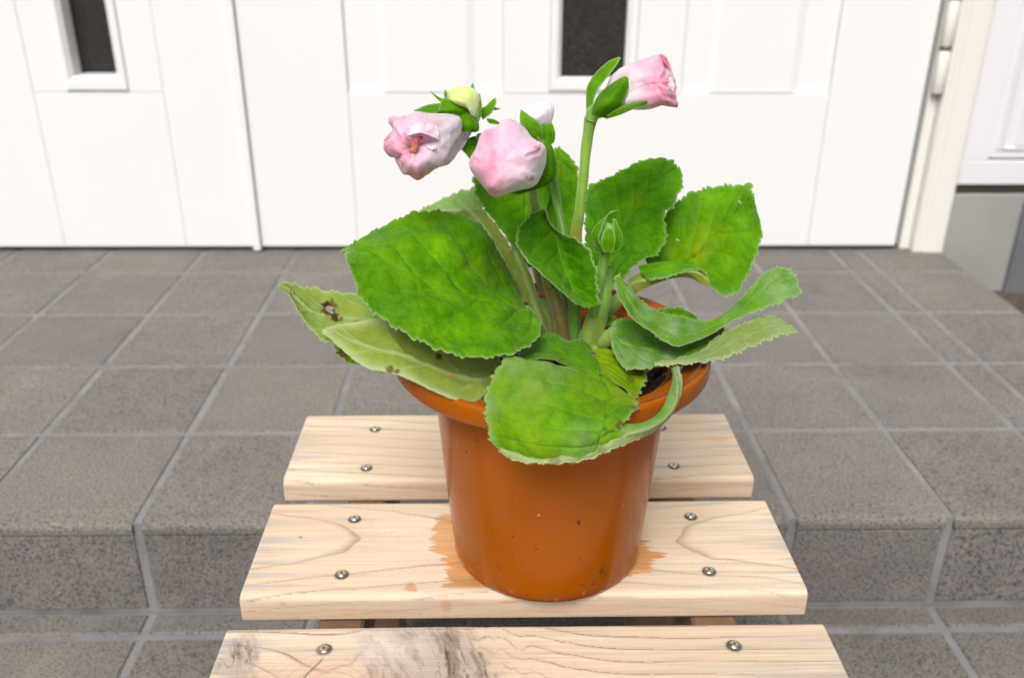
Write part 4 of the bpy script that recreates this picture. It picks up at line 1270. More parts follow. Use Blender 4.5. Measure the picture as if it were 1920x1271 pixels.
leaf(R3([(1157, 600, 532), (1147, 622, 520), (1149, 655, 508)],
        [(1176, 598, 534), (1165, 643, 516), (1169, 688, 500)],
        [(1206, 606, 534), (1202, 655, 512), (1203, 691, 494)],
        [(1242, 622, 532), (1238, 660, 508), (1240, 684, 492)],
        [(1285, 634, 532), (1279, 660, 512), (1276, 675, 497)],
        [(1320, 628, 533), (1315, 646, 516), (1314, 661, 504)],
        [(1345, 618, 534), (1341, 632, 522), (1338, 641, 512)],
        [(1358, 614, 532), (1358, 621, 526), (1358, 626, 520)]),
     vis='top', seed=19, nu=120, nv=80, nlat=5, tint=(0.95, 1.0, 2.2), edges='LRB', margin=.0013, quilt=.0013, veins=.8, fuzz=[(1165, 665, 26, .75), (1210, 680, 22, .8), (1250, 672, 22, .6), (1150, 620, 14, .6), (1195, 630, 20, .3)],
     mtint=[(1325, 634, 24, (.6, .7, .8))], label='lower grey-green leaf spreading over the right of the rim')  # shade inside the fold painted as a darker tint
leaf(R3([(1226, 681, 491), (1226, 683, 490), (1227, 685, 490)],
        [(1250, 678, 493), (1252, 681, 491), (1256, 684, 490)],
        [(1281, 671, 497), (1286, 676, 494), (1290, 681, 492)],
        [(1314, 659, 504), (1322, 667, 499), (1330, 675, 496)],
        [(1348, 630, 511), (1358, 650, 505), (1366, 667, 502)],
        [(1377, 615, 516), (1388, 636, 510), (1397, 653, 508)],
        [(1404, 604, 521), (1417, 624, 515), (1433, 637, 514)],
        [(1434, 594, 525), (1447, 612, 520), (1458, 628, 518)],
        [(1458, 596, 526), (1470, 611, 522), (1477, 623, 521)],
        [(1485, 613, 525), (1488, 618, 523), (1491, 622, 523)]),
     vis='under', seed=23, nu=130, nv=60, nlat=7, tint=(1.1, 1.0, 1.2), edges='LRT', margin=.0011, quilt=.0010, veins=.35, yellow=.2, fuzz=[(1460, 608, 26, .6), (1300, 672, 22, .4)],
     label='pale olive underside of the lower leaf, pointing right')
leaf(R3([(1122, 606, 566), (1124, 612, 562)], [(1140, 592, 564), (1142, 608, 560)], [(1158, 600, 562), (1157, 608, 560)]), seed=20, nu=24, nv=20, veins=.2, tint=(.75, .9, .8), label='tiny new leaf near the base of the stems')

# --- stems and leaf stalks
gr1, gr2, br1 = (118, 160, 46), (92, 138, 34), (104, 108, 34)
tube([(1108, 222, 500), (1100, 270, 508), (1094, 330, 518), (1086, 400, 530), (1080, 450, 540), (1078, 560, 552), (1076, 690, 566)], [3.5, 3.0, 2.9, 3.0, 3.6, 3.8, 4], colour=[gr1, (140, 180, 60), (140, 180, 60), (130, 165, 50), (150, 150, 44), gr2, gr2], seed=1, label='tall stem of the right-hand flower')
tube([(998, 350, 512), (1003, 385, 530), (1012, 440, 552), (1035, 560, 560), (1060, 700, 566)], [2.6, 3.0, 3.2, 3.4, 4], colour=[gr1, (140, 165, 44), (130, 150, 40), br1, br1], seed=2)
tube([(900, 258, 530), (922, 300, 572), (955, 350, 618), (985, 430, 632), (1020, 560, 610), (1050, 700, 575)], [2.6, 2.8, 2.8, 3.0, 3.2, 4], colour=[gr1, gr2, gr2, gr2, br1, br1], seed=3)
tube([(965, 470, 562), (985, 520, 560), (1006, 580, 560), (1022, 630, 560), (1040, 710, 565)], [3.2, 3.6, 4.0, 4.4, 4.6], colour=[(118, 150, 40), (116, 140, 42), (108, 126, 38), br1, br1], seed=4, name='leaf_stalk')
tube([(1036, 540, 556), (1048, 580, 556), (1058, 640, 560), (1066, 710, 565)], [4.2, 4.6, 4.8, 5], colour=[br1, (112, 104, 40), (96, 84, 36), (76, 62, 32)], seed=5, name='leaf_stalk')
tube([(1062, 560, 560), (1076, 600, 558), (1088, 650, 560), (1092, 700, 565)], [2.2, 2.4, 2.6, 3], colour=[gr2, (106, 140, 50), gr2, gr2], seed=6, name='leaf_stalk')
tube([(1140, 500, 545), (1132, 560, 545), (1112, 620, 548), (1100, 690, 555)], [3.5, 4.5, 7.0, 7.5], colour=[(110, 156, 40), (110, 156, 40), (112, 140, 44), (106, 130, 42)], seed=7, flat=.4, name='leaf_stalk')
tube([(1138, 462, 530), (1130, 500, 534), (1118, 560, 542), (1108, 640, 552)], [2.6, 2.8, 3.4, 4], colour=[gr2, (110, 160, 44), (112, 156, 44), gr2], seed=8, label='short stem of the small green bud')
tube([(1215, 515, 582), (1180, 545, 575), (1150, 572, 568), (1115, 615, 562), (1095, 680, 560)], [3.6, 4.2, 4.0, 4.2, 4.5], colour=[(120, 160, 50), (118, 160, 46), (112, 150, 44), gr2, gr2], seed=9, name='leaf_stalk')
tube([(1160, 625, 545), (1140, 636, 548), (1110, 655, 555), (1090, 690, 560)], [5.5, 5.5, 5.0, 4], colour=[(116, 150, 60), (126, 152, 60), (112, 132, 44), gr2], seed=10, name='leaf_stalk')
tube([(985, 580, 535), (1005, 605, 548), (1030, 650, 560), (1055, 700, 566)], [3.0, 3.4, 3.8, 4], colour=[gr1, gr2, br1, br1], seed=11, name='leaf_stalk')
tube([(1012, 560, 566), (1024, 600, 566), (1040, 650, 568), (1056, 700, 570)], [3.0, 3.4, 3.6, 4], colour=[gr2, gr1, gr2, br1], seed=17, name='leaf_stalk')
tube([(1060, 540, 572), (1064, 590, 572), (1072, 640, 572), (1080, 700, 572)], [2.8, 3.2, 3.6, 4], colour=[gr2, (100, 136, 40), gr2, br1], seed=18, name='leaf_stalk')
tube([(1112, 655, 530), (1100, 668, 545), (1085, 690, 560)], [3.5, 4, 4], colour=[gr1, gr2, gr2], seed=12, name='leaf_stalk')
tube([(1098, 655, 520), (1108, 661, 517), (1118, 662, 515)], [0.35, 0.5, 0.3], colour=[(60, 44, 20)]*3, nl=8, n=6, name='withered_stalk')
tube([(1110, 662, 516), (1111, 675, 512), (1109, 688, 509)], [0.5, 0.4, 0.3], colour=[(50, 36, 18)]*3, nl=8, n=6, name='withered_stalk')
tube([(1268, 690, 500), (1262, 700, 520), (1240, 710, 550)], [1.8, 2.2, 2.4], colour=[(120, 150, 90), (110, 140, 70), (90, 110, 50)], nl=14, seed=13, name='leaf_stalk')

# --- flowers
def flower(B, T, outline, prof, colf, name='flower', seed=0, ns=130, na=200, label=None, sq=1.0, lobes=5, r00=0.017, lobeamp=0.0, phase=0.0, crum=0.0010):
    """closed corolla from base point B to tip T (px, py, mm). outline: [(angle deg in image-like frame, radius mm)], prof: [(t along the axis, radius factor)]"""
    Bw, Tw = at1(*B[:2], B[2]/1000.0), at1(*T[:2], T[2]/1000.0)
    ax = Tw-Bw; L = np.linalg.norm(ax); ax /= L
    # a frame whose first axis is as close as possible to image right, second to image up
    e1 = RT-ax*np.dot(RT, ax)
    if np.linalg.norm(e1) < 0.35: e1 = -FW-ax*np.dot(-FW, ax)
    e1 /= np.linalg.norm(e1); e2 = np.cross(ax, e1)
    if np.dot(e2, UP) < 0: e2 = -e2
    a = np.linspace(0, 2*np.pi, na, endpoint=False)
    if outline:
        oa = np.radians([o_[0] % 360 for o_ in outline]); orr = np.array([o_[1] for o_ in outline])/1000.0
        k = np.argsort(oa); oa, orr = oa[k], orr[k]
        # straight chords between the corners, slightly rounded
        xs, ys = orr*np.cos(oa), orr*np.sin(oa)
        ra = np.zeros(na)
        for i, an in enumerate(a):
            for j in range(len(oa)):
                a0, a1 = oa[j], oa[(j+1) % len(oa)]
                if a1 <= a0: a1 += 2*np.pi
                an2 = an if an >= a0 else an+2*np.pi
                if a0 <= an2 <= a1:
                    p0 = np.array([xs[j], ys[j]]); p1 = np.array([xs[(j+1) % len(oa)], ys[(j+1) % len(oa)]])
                    d = np.array([np.cos(an2), np.sin(an2)]); e = p1-p0
                    t = np.linalg.solve(np.array([[d[0], -e[0]], [d[1], -e[1]]]), p0)
                    ra[i] = t[0]*(1-0.02*np.sin(np.pi*t[1]))
                    break
        ra = (np.roll(ra, 1)+ra*2+np.roll(ra, -1))/4
        r0 = ra.mean()
    else:
        r0 = r00; ra = np.full(na, r0)
    P = cr(np.array(prof, float), ns)
    t, f = P[:, 0], np.maximum(P[:, 1], 0)
    wl2 = (np.clip((t-0.15)/0.5, 0, 1)*np.clip(f/0.8, 0, 1)**1.5)[:, None]          # pentagonal only towards the mouth
    rad = (r0*(1-wl2)+ra[None, :]*wl2)*f[:, None]
    rad = rad*(1+lobeamp*np.cos(lobes*(a-phase))[None, :]*np.clip((t[:, None]-0.3)/0.4, 0, 1))
    X = rad*np.cos(a); Y = rad*np.sin(a)*sq
    W = Bw+ax*(t*L)[:, None, None]+e1*X[..., None]+e2*Y[..., None]
    nn = W-(Bw+ax*(t*L)[:, None, None]); nn = nn/np.maximum(np.linalg.norm(nn, axis=-1, keepdims=True), 1e-9)
    nn = nn*0.6+ax*np.clip(t-0.7, 0, 1)[:, None, None]*2
    s = 1/0.010
    nz = fbm(W[..., 0]*s, W[..., 1]*s, W[..., 2]*s, seed, 4)
    rid = 1-np.abs(fbm(W[..., 0]*s*0.9+5, W[..., 1]*s*0.9, W[..., 2]*s*0.9, seed+9, 3))*3
    amp = crum*(0.35+1.5*np.clip(t-0.35, 0, 1))[:, None]
    fine = 0.9*fbm(W[..., 0]*190+nz, W[..., 1]*190, W[..., 2]*120, seed+23, 3)*(1-np.clip((t[:, None]-.8)/.15, 0, 1)*0.3)+0.5*fbm(W[..., 0]*420, W[..., 1]*420, W[..., 2]*420, seed+13, 2)
    W = W+nn*(amp*(1.6*nz+0.5*rid+0.45*fine))[..., None]
    C = colf(t[:, None]*np.ones((1, na)), a[None, :]*np.ones((ns, 1)), nz, rid)
    F = grid_faces(ns, na, closed_v=True).tolist()
    me = mesh(name, W.reshape(-1, 3), F, M['petal'], smooth=True, cols={'petal': np.clip(C.reshape(-1, 3), 0, 1)})
    return me, Bw, ax

white_p = np.array(lin(230, 222, 230)); pink = np.array(lin(230, 182, 202)); deep = np.array(lin(216, 112, 142)); brown = np.array(lin(150, 60, 50)); cream_p = np.array(lin(226, 232, 160))
def col_pink(corner_deg, strong=1.0, start=0.35):
    ca = np.radians(corner_deg)
    def f(t, a, nz, rid):
        c = mixc(np.broadcast_to(white_p, t.shape+(3,)), pink, np.clip((t-start)/0.35+0.75*nz-0.05, 0, 1)*strong)
        c = mixc(c, deep, np.clip(0.9*rid-0.35+0.5*nz, 0, 0.5)*np.clip((t-0.4)/0.3, 0, 1)*0.8)
        dmin = np.min([np.abs(np.angle(np.exp(1j*(a-x)))) for x in ca], axis=0)
        ed = np.exp(-(dmin/0.07)**2)*np.exp(-((t-0.80)/0.07)**2)*np.clip(.8+2*nz, 0, 1)
        c = mixc(c, deep, np.clip(ed*1.3, 0, .9)); c = mixc(c, brown, np.clip(ed*1.3-0.7, 0, .8))
        return c
    return f

def corolla(S, back, front, colf, name='flower', seed=0, na=220, ns=110, crum=0.0011, creases=(), label=None, parent=None):
    """closed crumpled corolla. S: (x, y, mm) points round its widest section; back / front: (x, y, mm, scale) towards the calyx / towards the closed mouth"""
    S = np.array(S, float)
    rings = []
    for cx, cy, d, k in back+[(None, None, None, 1.0)]+front:
        if cx is None: rings.append(S.copy()); continue
        r = S.copy(); c = np.array([cx, cy])
        r[:, :2] = c+(S[:, :2]-S[:, :2].mean(0))*k; r[:, 2] = d+(S[:, 2]-S[:, 2].mean())*k
        rings.append(r)
    def ring(P):
        n = len(P); E = np.concatenate([P[-2:], P, P[:3]])
        t = np.linspace(0, n, na, endpoint=False); i = t.astype(int); f = (t-i)[:, None]
        p0, p1, p2, p3 = E[i+1], E[i+2], E[i+3], E[i+4]
        return 0.5*((2*p1)+(-p0+p2)*f+(2*p0-5*p1+4*p2-p3)*f**2+(-p0+3*p1-3*p2+p3)*f**3)
    G_ = cr(np.array([ring(r) for r in rings]), ns)
    px, py = G_[..., 0], G_[..., 1]
    W = at(px, py, G_[..., 2]/1000.0)
    du = np.gradient(W, axis=0); dv = np.roll(W, -1, 1)-np.roll(W, 1, 1)
    n = np.cross(du, dv); n /= np.maximum(np.linalg.norm(n, axis=-1, keepdims=True), 1e-12)
    C0 = W.reshape(-1, 3).mean(0)
    if np.sum((n*(W-C0)).sum(-1)) < 0: n = -n
    t = np.linspace(0, 1, ns)[:, None]
    q = 1/0.012
    nz = fbm(W[..., 0]*q, W[..., 1]*q, W[..., 2]*q, seed, 3)
    rid = 1-np.abs(fbm(W[..., 0]*q*.8+5, W[..., 1]*q*.8, W[..., 2]*q*.8, seed+9, 2))*3
    fine = fbm(W[..., 0]*320, W[..., 1]*320, W[..., 2]*320, seed+13, 3)
    tipdamp = np.clip((1-t)/0.04, 0, 1)*np.clip(t/0.1, 0, 1)
    h = crum*(1.5*nz+0.6*rid+0.30*fine)
    cr_ = np.zeros(px.shape)
    for x0, y0, x1, y1, w, a in creases:
        e = np.array([x1-x0, y1-y0]); L2 = (e**2).sum()
        tt = np.clip(((px-x0)*e[0]+(py-y0)*e[1])/L2, 0, 1)
        bend = 3.0*np.sin(tt*5+seed)
        dd = np.hypot(px-x0-tt*e[0]+bend*e[1]/math.sqrt(L2), py-y0-tt*e[1]-bend*e[0]/math.sqrt(L2))
        front_ = (n@(-FW)) > 0
        m_ = np.exp(-(dd/w)**2)*front_*np.sin(np.clip(tt, .04, .96)*np.pi)**.4
        h = h-a*m_+a*0.7*np.exp(-((dd-w*1.6)/(w*.9))**2)*front_
        cr_ = np.maximum(cr_, m_)
    W = W+n*(h*tipdamp)[..., None]
    C = colf(px, py, nz, rid, fine, cr_, n@(-FW))
    F = grid_faces(ns, na, closed_v=True)
    a, b, c = W.reshape(-1, 3)[F[len(F)//2][:3]]
    if np.dot(np.cross(b-a, c-b), n.reshape(-1, 3)[F[len(F)//2][0]]) < 0: F = F[:, ::-1]
    F = F.tolist()
    F.append(list(range((ns-1)*na, ns*na)))
    me = mesh(name, W.reshape(-1, 3), F, M['petal'], smooth=True, cols={'petal': np.clip(C.reshape(-1, 3), 0, 1)})
    o = link(name, me, parent or plant)
    if label: o['label'] = label
    return o

def blot(px, py, x, y, r): return np.exp(-((px-x)**2+(py-y)**2)/r**2)
BR, DP, PK, PP, WH = [np.array(lin(*c)) for c in ((112, 50, 42), (190, 84, 104), (220, 150, 176), (221, 182, 202), (212, 206, 211))]
def add_flower(me, label, parent=None):
    return link('flower', me, parent or plant, label=label)

def sepal(rows, parent, tint=(0.9, 1.0, 0.85), vis='top', seed=0, **k):
    return leaf(rows, vis=vis, name='sepal', parent=parent, nu=34, nv=20, tooth=0.0, quilt=.0002, crumple=.0004, nlat=3, veins=.35, tint=tint, seed=seed, thick=.0007, hair=False, margin=.0006, **k)

# middle flower, facing the camera
S2 = [(880, 305, 479), (893, 280, 478), (908, 248, 478), (928, 242, 478), (951, 226, 480), (974, 234, 481), (989, 254, 481), (1016, 274, 481), (1018, 299, 482), (1013, 325, 483), (1002, 348, 482), (977, 357, 481),
      (951, 363, 480), (926, 368, 479), (905, 346, 479), (889, 327, 479)]
def c2(px, py, nz, rid, fine, cre, fac):
    c = mixc(np.broadcast_to(PP, px.shape+(3,)), WH, np.clip(0.9*blot(px, py, 985, 345, 40)+.8*blot(px, py, 1016, 310, 18)+.7*nz+.1, 0, 1))
    c = mixc(c, PK, np.clip(0.9*blot(px, py, 922, 290, 26)+.9*blot(px, py, 912, 330, 26)+.6*blot(px, py, 918, 250, 14)+.7*blot(px, py, 925, 358, 14)+.7*nz, 0, 1))
    c = mixc(c, DP, np.clip(.55*blot(px, py, 926, 288, 7)+.4*blot(px, py, 922, 302, 6)+.6*blot(px, py, 915, 356, 8)+.35*cre+.15*fine, 0, 1))
    for x, y, r in ((1011, 280, 3.4), (1003, 277, 2.6), (997, 336, 3.6), (996, 331, 2.4), (962, 228, 3), (955, 226, 2)):
        c = mixc(c, np.array(lin(158, 72, 78)), .8*blot(px, py, x, y, r))
    return c
f2 = corolla(S2, [(996, 300, 520, .10), (990, 300, 512, .34), (975, 299, 500, .72), (958, 298, 489, .94)], [(949, 299, 472, .955), (948, 299, 466, .84), (948, 300, 462, .64), (947, 301, 460, .42), (946, 302, 459, .2), (946, 302, 458.6, .01)],
             c2, seed=3, crum=.0006, creases=[(1014, 276, 990, 296, 4, .0005), (1000, 338, 980, 332, 5, .0004), (925, 366, 935, 345, 7, .0004), (882, 305, 902, 302, 7, .0004), (910, 246, 920, 270, 8, .0003)],
             label='pink closed flower with blunt corners facing the camera')
sepal([[(1016, 262, 505), (1030, 268, 505), (1038, 284, 507)], [(1016, 290, 500), (1032, 300, 502), (1043, 306, 507)], [(1012, 320, 500), (1030, 328, 503), (1041, 335, 507)], [(990, 350, 505), (1005, 352, 507), (1020, 350, 509)], [(955, 362, 510), (965, 364, 510), (975, 364, 510)]],
      f2, tint=(.75, .8, .5), seed=31)
# left flower, drooping
S1 = [(862, 222, 508), (838, 218, 503), (806, 218, 493), (779, 213, 488), (763, 218, 486), (748, 221, 484), (731, 221, 483), (732, 231, 482), (736, 242, 481), (734, 253, 480), (723, 260, 479), (719, 271, 479), (722, 284, 479),
      (731, 294, 479), (741, 296, 478), (746, 309, 478), (757, 326, 479), (769, 328, 479), (784, 336, 480), (796, 328, 482), (808, 319, 484), (822, 315, 486), (834, 301, 490), (841, 283, 496), (851, 266, 502), (864, 246, 510)]
def c1(px, py, nz, rid, fine, cre, fac):
    w = sstep(788, 836, px+14*nz+.25*(py-270))
    c = mixc(np.broadcast_to(PK*1.0, px.shape+(3,)), PP, np.clip(.55+1.2*nz+.4*blot(px, py, 785, 240, 22), 0, 1))
    c = mixc(c, WH*np.array([.94, .95, .95]), w)
    c = mixc(c, DP, np.clip(.75*blot(px, py, 726, 278, 11)+.5*blot(px, py, 786, 330, 14)+.4*blot(px, py, 757, 325, 9)+.35*blot(px, py, 735, 226, 7)+.30*blot(px, py, 784, 262, 9)+.5*cre*(1-w)+.12*fine, 0, 1))
    c = mixc(c, BR, np.clip(.7*blot(px, py, 728, 292, 5)+.6*blot(px, py, 782, 262, 4)+.5*blot(px, py, 808, 317, 5)+.45*blot(px, py, 774, 282, 5)+.35*blot(px, py, 758, 220, 4), 0, 1))
    return c
f1 = corolla(S1, [(882, 240, 522, .05), (870, 246, 516, .22), (838, 258, 508, .55), (805, 266, 498, .85)], [(783, 270, 477, .93), (780, 271, 470, .78), (779, 272, 466, .58), (778, 274, 466, .38), (776, 277, 469, .18), (775, 280, 472, .01)],
             c1, seed=14, crum=.0010, creases=[(776, 282, 735, 240, 6, .0005), (776, 284, 728, 290, 7, .0005), (850, 232, 806, 240, 7, .0005)],
             label='wilting pink flower drooping left with brown mouth')
# withered stigma and folded tips at its mouth
def scrap(rows, cols, parent, name='withered_petal', seed=0, nu=22, nv=16, amp=.0008):
    R_ = np.array([cr(np.array(r, float), nv) for r in rows]); G_ = cr(R_, nu)
    W = at(G_[..., 0], G_[..., 1], G_[..., 2]/1000.0)
    n_, _, _ = normals(W)
    W = W+n_*(amp*fbm(G_[..., 0]/6, G_[..., 1]/6, 0, seed, 3))[..., None]
    V = np.concatenate([W.reshape(-1, 3), (W-n_*0.0005).reshape(-1, 3)])
    Ft = grid_faces(nu, nv); nV = nu*nv
    idx = np.arange(nV).reshape(nu, nv)
    loop = list(idx[0, :])+list(idx[1:, -1])+list(idx[-1, -2::-1])+list(idx[-2:0:-1, 0])
    F = Ft.tolist()+(Ft[:, ::-1]+nV).tolist()+[[loop[i], loop[(i+1) % len(loop)], loop[(i+1) % len(loop)]+nV, loop[i]+nV] for i in range(len(loop))]
    cc = cr(np.array([lin(c) for c in cols]), nu)[:, None, :]*np.ones((1, nv, 1))
    cc = cc*(1+.25*fbm(G_[..., 0]/5, G_[..., 1]/5, 0, seed+2, 3))[..., None]
    C = np.concatenate([cc.reshape(-1, 3)]*2)
    return link(name, mesh(name, V, F, M['petal'], smooth=True, cols={'petal': np.clip(C, 0, 1)}), parent)
scrap([[(794, 256, 469), (793, 261, 467)], [(785, 257, 466), (784, 264, 464)], [(777, 261, 465), (781, 269, 462)]], [(150, 44, 56), (168, 60, 66), (186, 100, 96)], f1, 'stigma', 1)
scrap([[(771, 262, 465), (781, 264, 463)], [(771, 272, 463), (782, 273, 461)], [(769, 283, 464), (780, 284, 462)], [(768, 291, 466), (777, 292, 465)]], [(168, 58, 60), (168, 88, 62), (188, 124, 92), (160, 100, 72)], f1, 'stigma', 3, amp=.0014)
scrap([[(800, 272, 470), (818, 273, 470)], [(802, 278, 466), (817, 279, 466)], [(806, 284, 469), (813, 284, 469)]], [(240, 220, 236), (236, 214, 230), (232, 200, 220)], f1, seed=5)
scrap([[(745, 298, 470), (786, 290, 464), (824, 300, 474)], [(752, 312, 471), (785, 314, 466), (814, 314, 475)], [(762, 324, 474), (784, 329, 472), (804, 322, 477)], [(770, 330, 476), (784, 337, 477), (797, 328, 479)]],
      [(232, 190, 208), (226, 166, 188), (220, 146, 170), (200, 104, 126)], f1, seed=21, nu=50, nv=50, amp=.0009)
scrap([[(746, 238, 472), (754, 262, 466), (748, 290, 470)], [(736, 244, 472), (741, 268, 468), (738, 290, 471)], [(727, 254, 474), (729, 270, 471), (730, 290, 474)], [(720, 264, 477), (720, 274, 476), (724, 286, 477)]],
      [(236, 190, 210), (226, 158, 182), (206, 112, 136), (170, 66, 80)], f1, seed=22, nu=50, nv=50, amp=.0009)
scrap([[(752, 262, 467), (786, 250, 462), (822, 262, 472)], [(750, 244, 470), (784, 236, 466), (820, 242, 476)], [(748, 230, 475), (782, 223, 474), (812, 227, 483)], [(748, 223, 479), (780, 216, 481), (806, 219, 487)]],
      [(236, 206, 222), (238, 204, 222), (234, 192, 212), (226, 172, 196)], f1, seed=23, nu=50, nv=50, amp=.0006)
# sepals of the left flower
sepal([[(868, 262, 520), (892, 255, 520)], [(862, 275, 517), (900, 270, 519)], [(874, 290, 516), (898, 288, 518)], [(880, 298, 517), (884, 299, 517)]], f1, tint=(.95, 1.0, .7), seed=32)
sepal([[(850, 262, 520), (862, 270, 521)], [(838, 272, 520), (852, 284, 521)], [(838, 284, 520), (846, 292, 520)], [(842, 301, 520), (844, 302, 520)]], f1, tint=(.6, .7, .5), seed=33)
sepal([[(862, 218, 508), (880, 208, 508), (898, 232, 508)], [(858, 232, 503), (878, 228, 500), (898, 244, 506)], [(862, 246, 506), (878, 248, 503), (892, 248, 507)]], f1, tint=(.85, .95, .7), seed=34)

# upper left bud, greenish white, pointing up and left
def c5(px, py, nz, rid, fine, cre, fac):
    c = mixc(np.broadcast_to(np.array(lin(222, 236, 160)), px.shape+(3,)), np.array(lin(188, 214, 104)), np.clip(.4+nz+.6*blot(px, py, 845, 182, 14), 0, 1))
    return mixc(c, np.array(lin(206, 218, 186)), sstep(192, 212, py))
f5 = corolla([(840, 182, 512), (842, 174, 512), (851, 167, 512), (871, 163, 513), (889, 168, 515), (899, 180, 517), (902, 198, 519), (900, 222, 521), (893, 230, 521), (885, 214, 518), (874, 204, 515), (855, 197, 513), (843, 190, 512)],
             [(872, 190, 530, .3), (872, 190, 524, .8)], [(871, 190, 505, .9), (870, 189, 501, .6), (870, 188, 499.5, .3), (870, 188, 499, .01)], c5, seed=21, crum=.0004, label='swollen greenish white bud at the upper left')
sepal([[(872, 222, 508), (882, 205, 508), (868, 188, 508)][::-1], [(846, 214, 505), (850, 204, 502), (846, 186, 504)][::-1], [(820, 213, 506), (822, 205, 504), (830, 184, 506)][::-1]][::1], f5, tint=(.85, .95, .7), seed=35)
sepal([[(870, 196, 512), (872, 212, 510)], [(840, 194, 508), (842, 213, 506)], [(805, 196, 508), (810, 213, 507)], [(776, 207, 510), (777, 209, 510)]], f5, tint=(.8, .95, .7), seed=36)
sepal([[(840, 190, 522), (838, 196, 520)], [(822, 182, 522), (826, 192, 520)], [(806, 171, 522), (808, 174, 521)]], f5, tint=(.9, 1.0, .8), seed=37)
sepal([[(836, 190, 528), (842, 186, 528)], [(832, 178, 528), (840, 176, 528)], [(834, 168, 528), (835, 168, 528)]], f5, tint=(.8, 1.0, .8), seed=38)
sepal([[(898, 205, 522), (905, 225, 518)], [(910, 200, 522), (922, 212, 518)], [(918, 192, 522), (930, 194, 520)], [(927, 184, 521), (930, 185, 521)]], f5, tint=(.85, 1.0, .7), seed=39)
sepal([[(920, 196, 521), (922, 206, 520)], [(930, 202, 522), (930, 207, 521)], [(938, 203, 523), (938, 205, 523)]], f5, tint=(.8, .9, .7), seed=40)
sepal([[(880, 172, 530), (894, 178, 530)], [(882, 164, 530), (890, 166, 530)], [(886, 156, 530), (888, 157, 530)]], f5, tint=(.7, .95, .7), seed=41)
sepal([[(888, 180, 512), (900, 176, 514)], [(894, 205, 508), (904, 200, 510)], [(896, 222, 508), (903, 220, 510)]], f5, tint=(.8, .95, .7), seed=42)
sepal([[(912, 222, 545), (918, 232, 545)], [(926, 224, 548), (934, 234, 548)], [(940, 232, 552), (945, 238, 552)]], f5, tint=(.7, .85, .7), seed=43)

# pale bud behind the middle flower
me, _, _ = flower((1018, 262, 556), (994, 200, 548), None, [(0, .3), (.2, .55), (.45, .85), (.62, 1.0), (.76, 1.05), (.88, .92), (.96, .6), (.99, .3), (1.0, 0)],
                  lambda t, a, nz, rid: mixc(np.broadcast_to(np.array(lin(236, 232, 240)), t.shape+(3,)), np.array(lin(234, 206, 226)), np.clip(.4+nz, 0, 1)), seed=25, crum=.0010, lobeamp=.08, r00=.0115)
f3 = add_flower(me, 'pale lilac white bud behind the middle flower')
sepal([[(976, 206, 535), (978, 206, 535)], [(974, 222, 533), (992, 216, 532)], [(978, 238, 532), (1012, 232, 532)], [(990, 252, 533), (1018, 246, 533)], [(1004, 262, 535), (1018, 258, 535)]], f3, tint=(1.15, 1.1, 1.6), seed=44)
sepal([[(1012, 234, 536), (1036, 232, 540)], [(1006, 250, 534), (1041, 250, 540)], [(1012, 266, 535), (1039, 266, 540)], [(1024, 272, 537), (1032, 273, 538)]], f3, tint=(.95, 1.05, .9), seed=45)
tube([(1020, 262, 545), (1030, 300, 570), (1045, 380, 600), (1065, 500, 590), (1075, 690, 570)], [2.4, 2.6, 2.8, 3, 3.4], colour=[gr2]*5, seed=15)

# right flower, leaning right
S4 = [(1140, 188, 503), (1146, 162, 502), (1166, 132, 496), (1189, 117, 493), (1208, 112, 491), (1225, 107, 490), (1240, 104, 489), (1248, 113, 489), (1254, 125, 489), (1262, 143, 488), (1266, 162, 488), (1265, 180, 488), (1268, 200, 488),
      (1258, 196, 488), (1242, 198, 488), (1220, 205, 490), (1196, 205, 492), (1172, 203, 495), (1150, 200, 498)]
def c4(px, py, nz, rid, fine, cre, fac):
    w = sstep(1236, 1196, px+16*nz)
    c = mixc(np.broadcast_to(PP, px.shape+(3,)), PK, np.clip(.5+.9*nz+.5*blot(px, py, 1225, 150, 16)+.4*blot(px, py, 1215, 120, 18), 0, 1))
    c = mixc(c, WH, w*.9)
    c = mixc(c, PK, .8*np.clip(blot(px, py, 1200, 118, 16)+blot(px, py, 1215, 152, 9), 0, 1))
    c = mixc(c, DP, np.clip(.7*blot(px, py, 1245, 116, 9)+.5*blot(px, py, 1246, 152, 7)+.6*blot(px, py, 1262, 192, 10)+.5*cre*(1-w)+.12*fine, 0, 1))
    return mixc(c, BR, np.clip(.6*blot(px, py, 1240, 106, 4)+.5*blot(px, py, 1267, 199, 4), 0, 1))
f4 = corolla(S4, [(1160, 178, 512, .1), (1175, 168, 508, .5), (1195, 162, 500, .85)], [(1212, 160, 484, .93), (1217, 160, 479, .76), (1221, 159, 476, .52), (1224, 158, 475, .28), (1225, 158, 475, .01)],
             c4, seed=33, crum=.0006, creases=[(1262, 190, 1238, 168, 4, .0007), (1250, 118, 1240, 150, 4, .0007), (1264, 160, 1238, 158, 4, .0006), (1160, 150, 1230, 128, 7, .0006), (1160, 185, 1235, 165, 7, .0006)],
             label='pink and white flower leaning right on the tallest stem')
scrap([[(1228, 106, 484), (1233, 105, 484)], [(1240, 112, 482), (1246, 108, 483)], [(1249, 122, 481), (1254, 120, 482)], [(1253, 129, 482), (1254, 129, 482)]], [(196, 70, 92), (206, 84, 110), (206, 92, 116), (216, 130, 150)], f4, seed=6)
scrap([[(1250, 146, 477), (1259, 146, 478)], [(1248, 160, 474), (1264, 158, 476)], [(1252, 172, 476), (1264, 170, 477)]], [(238, 190, 214), (236, 210, 224), (230, 196, 212)], f4, seed=8)
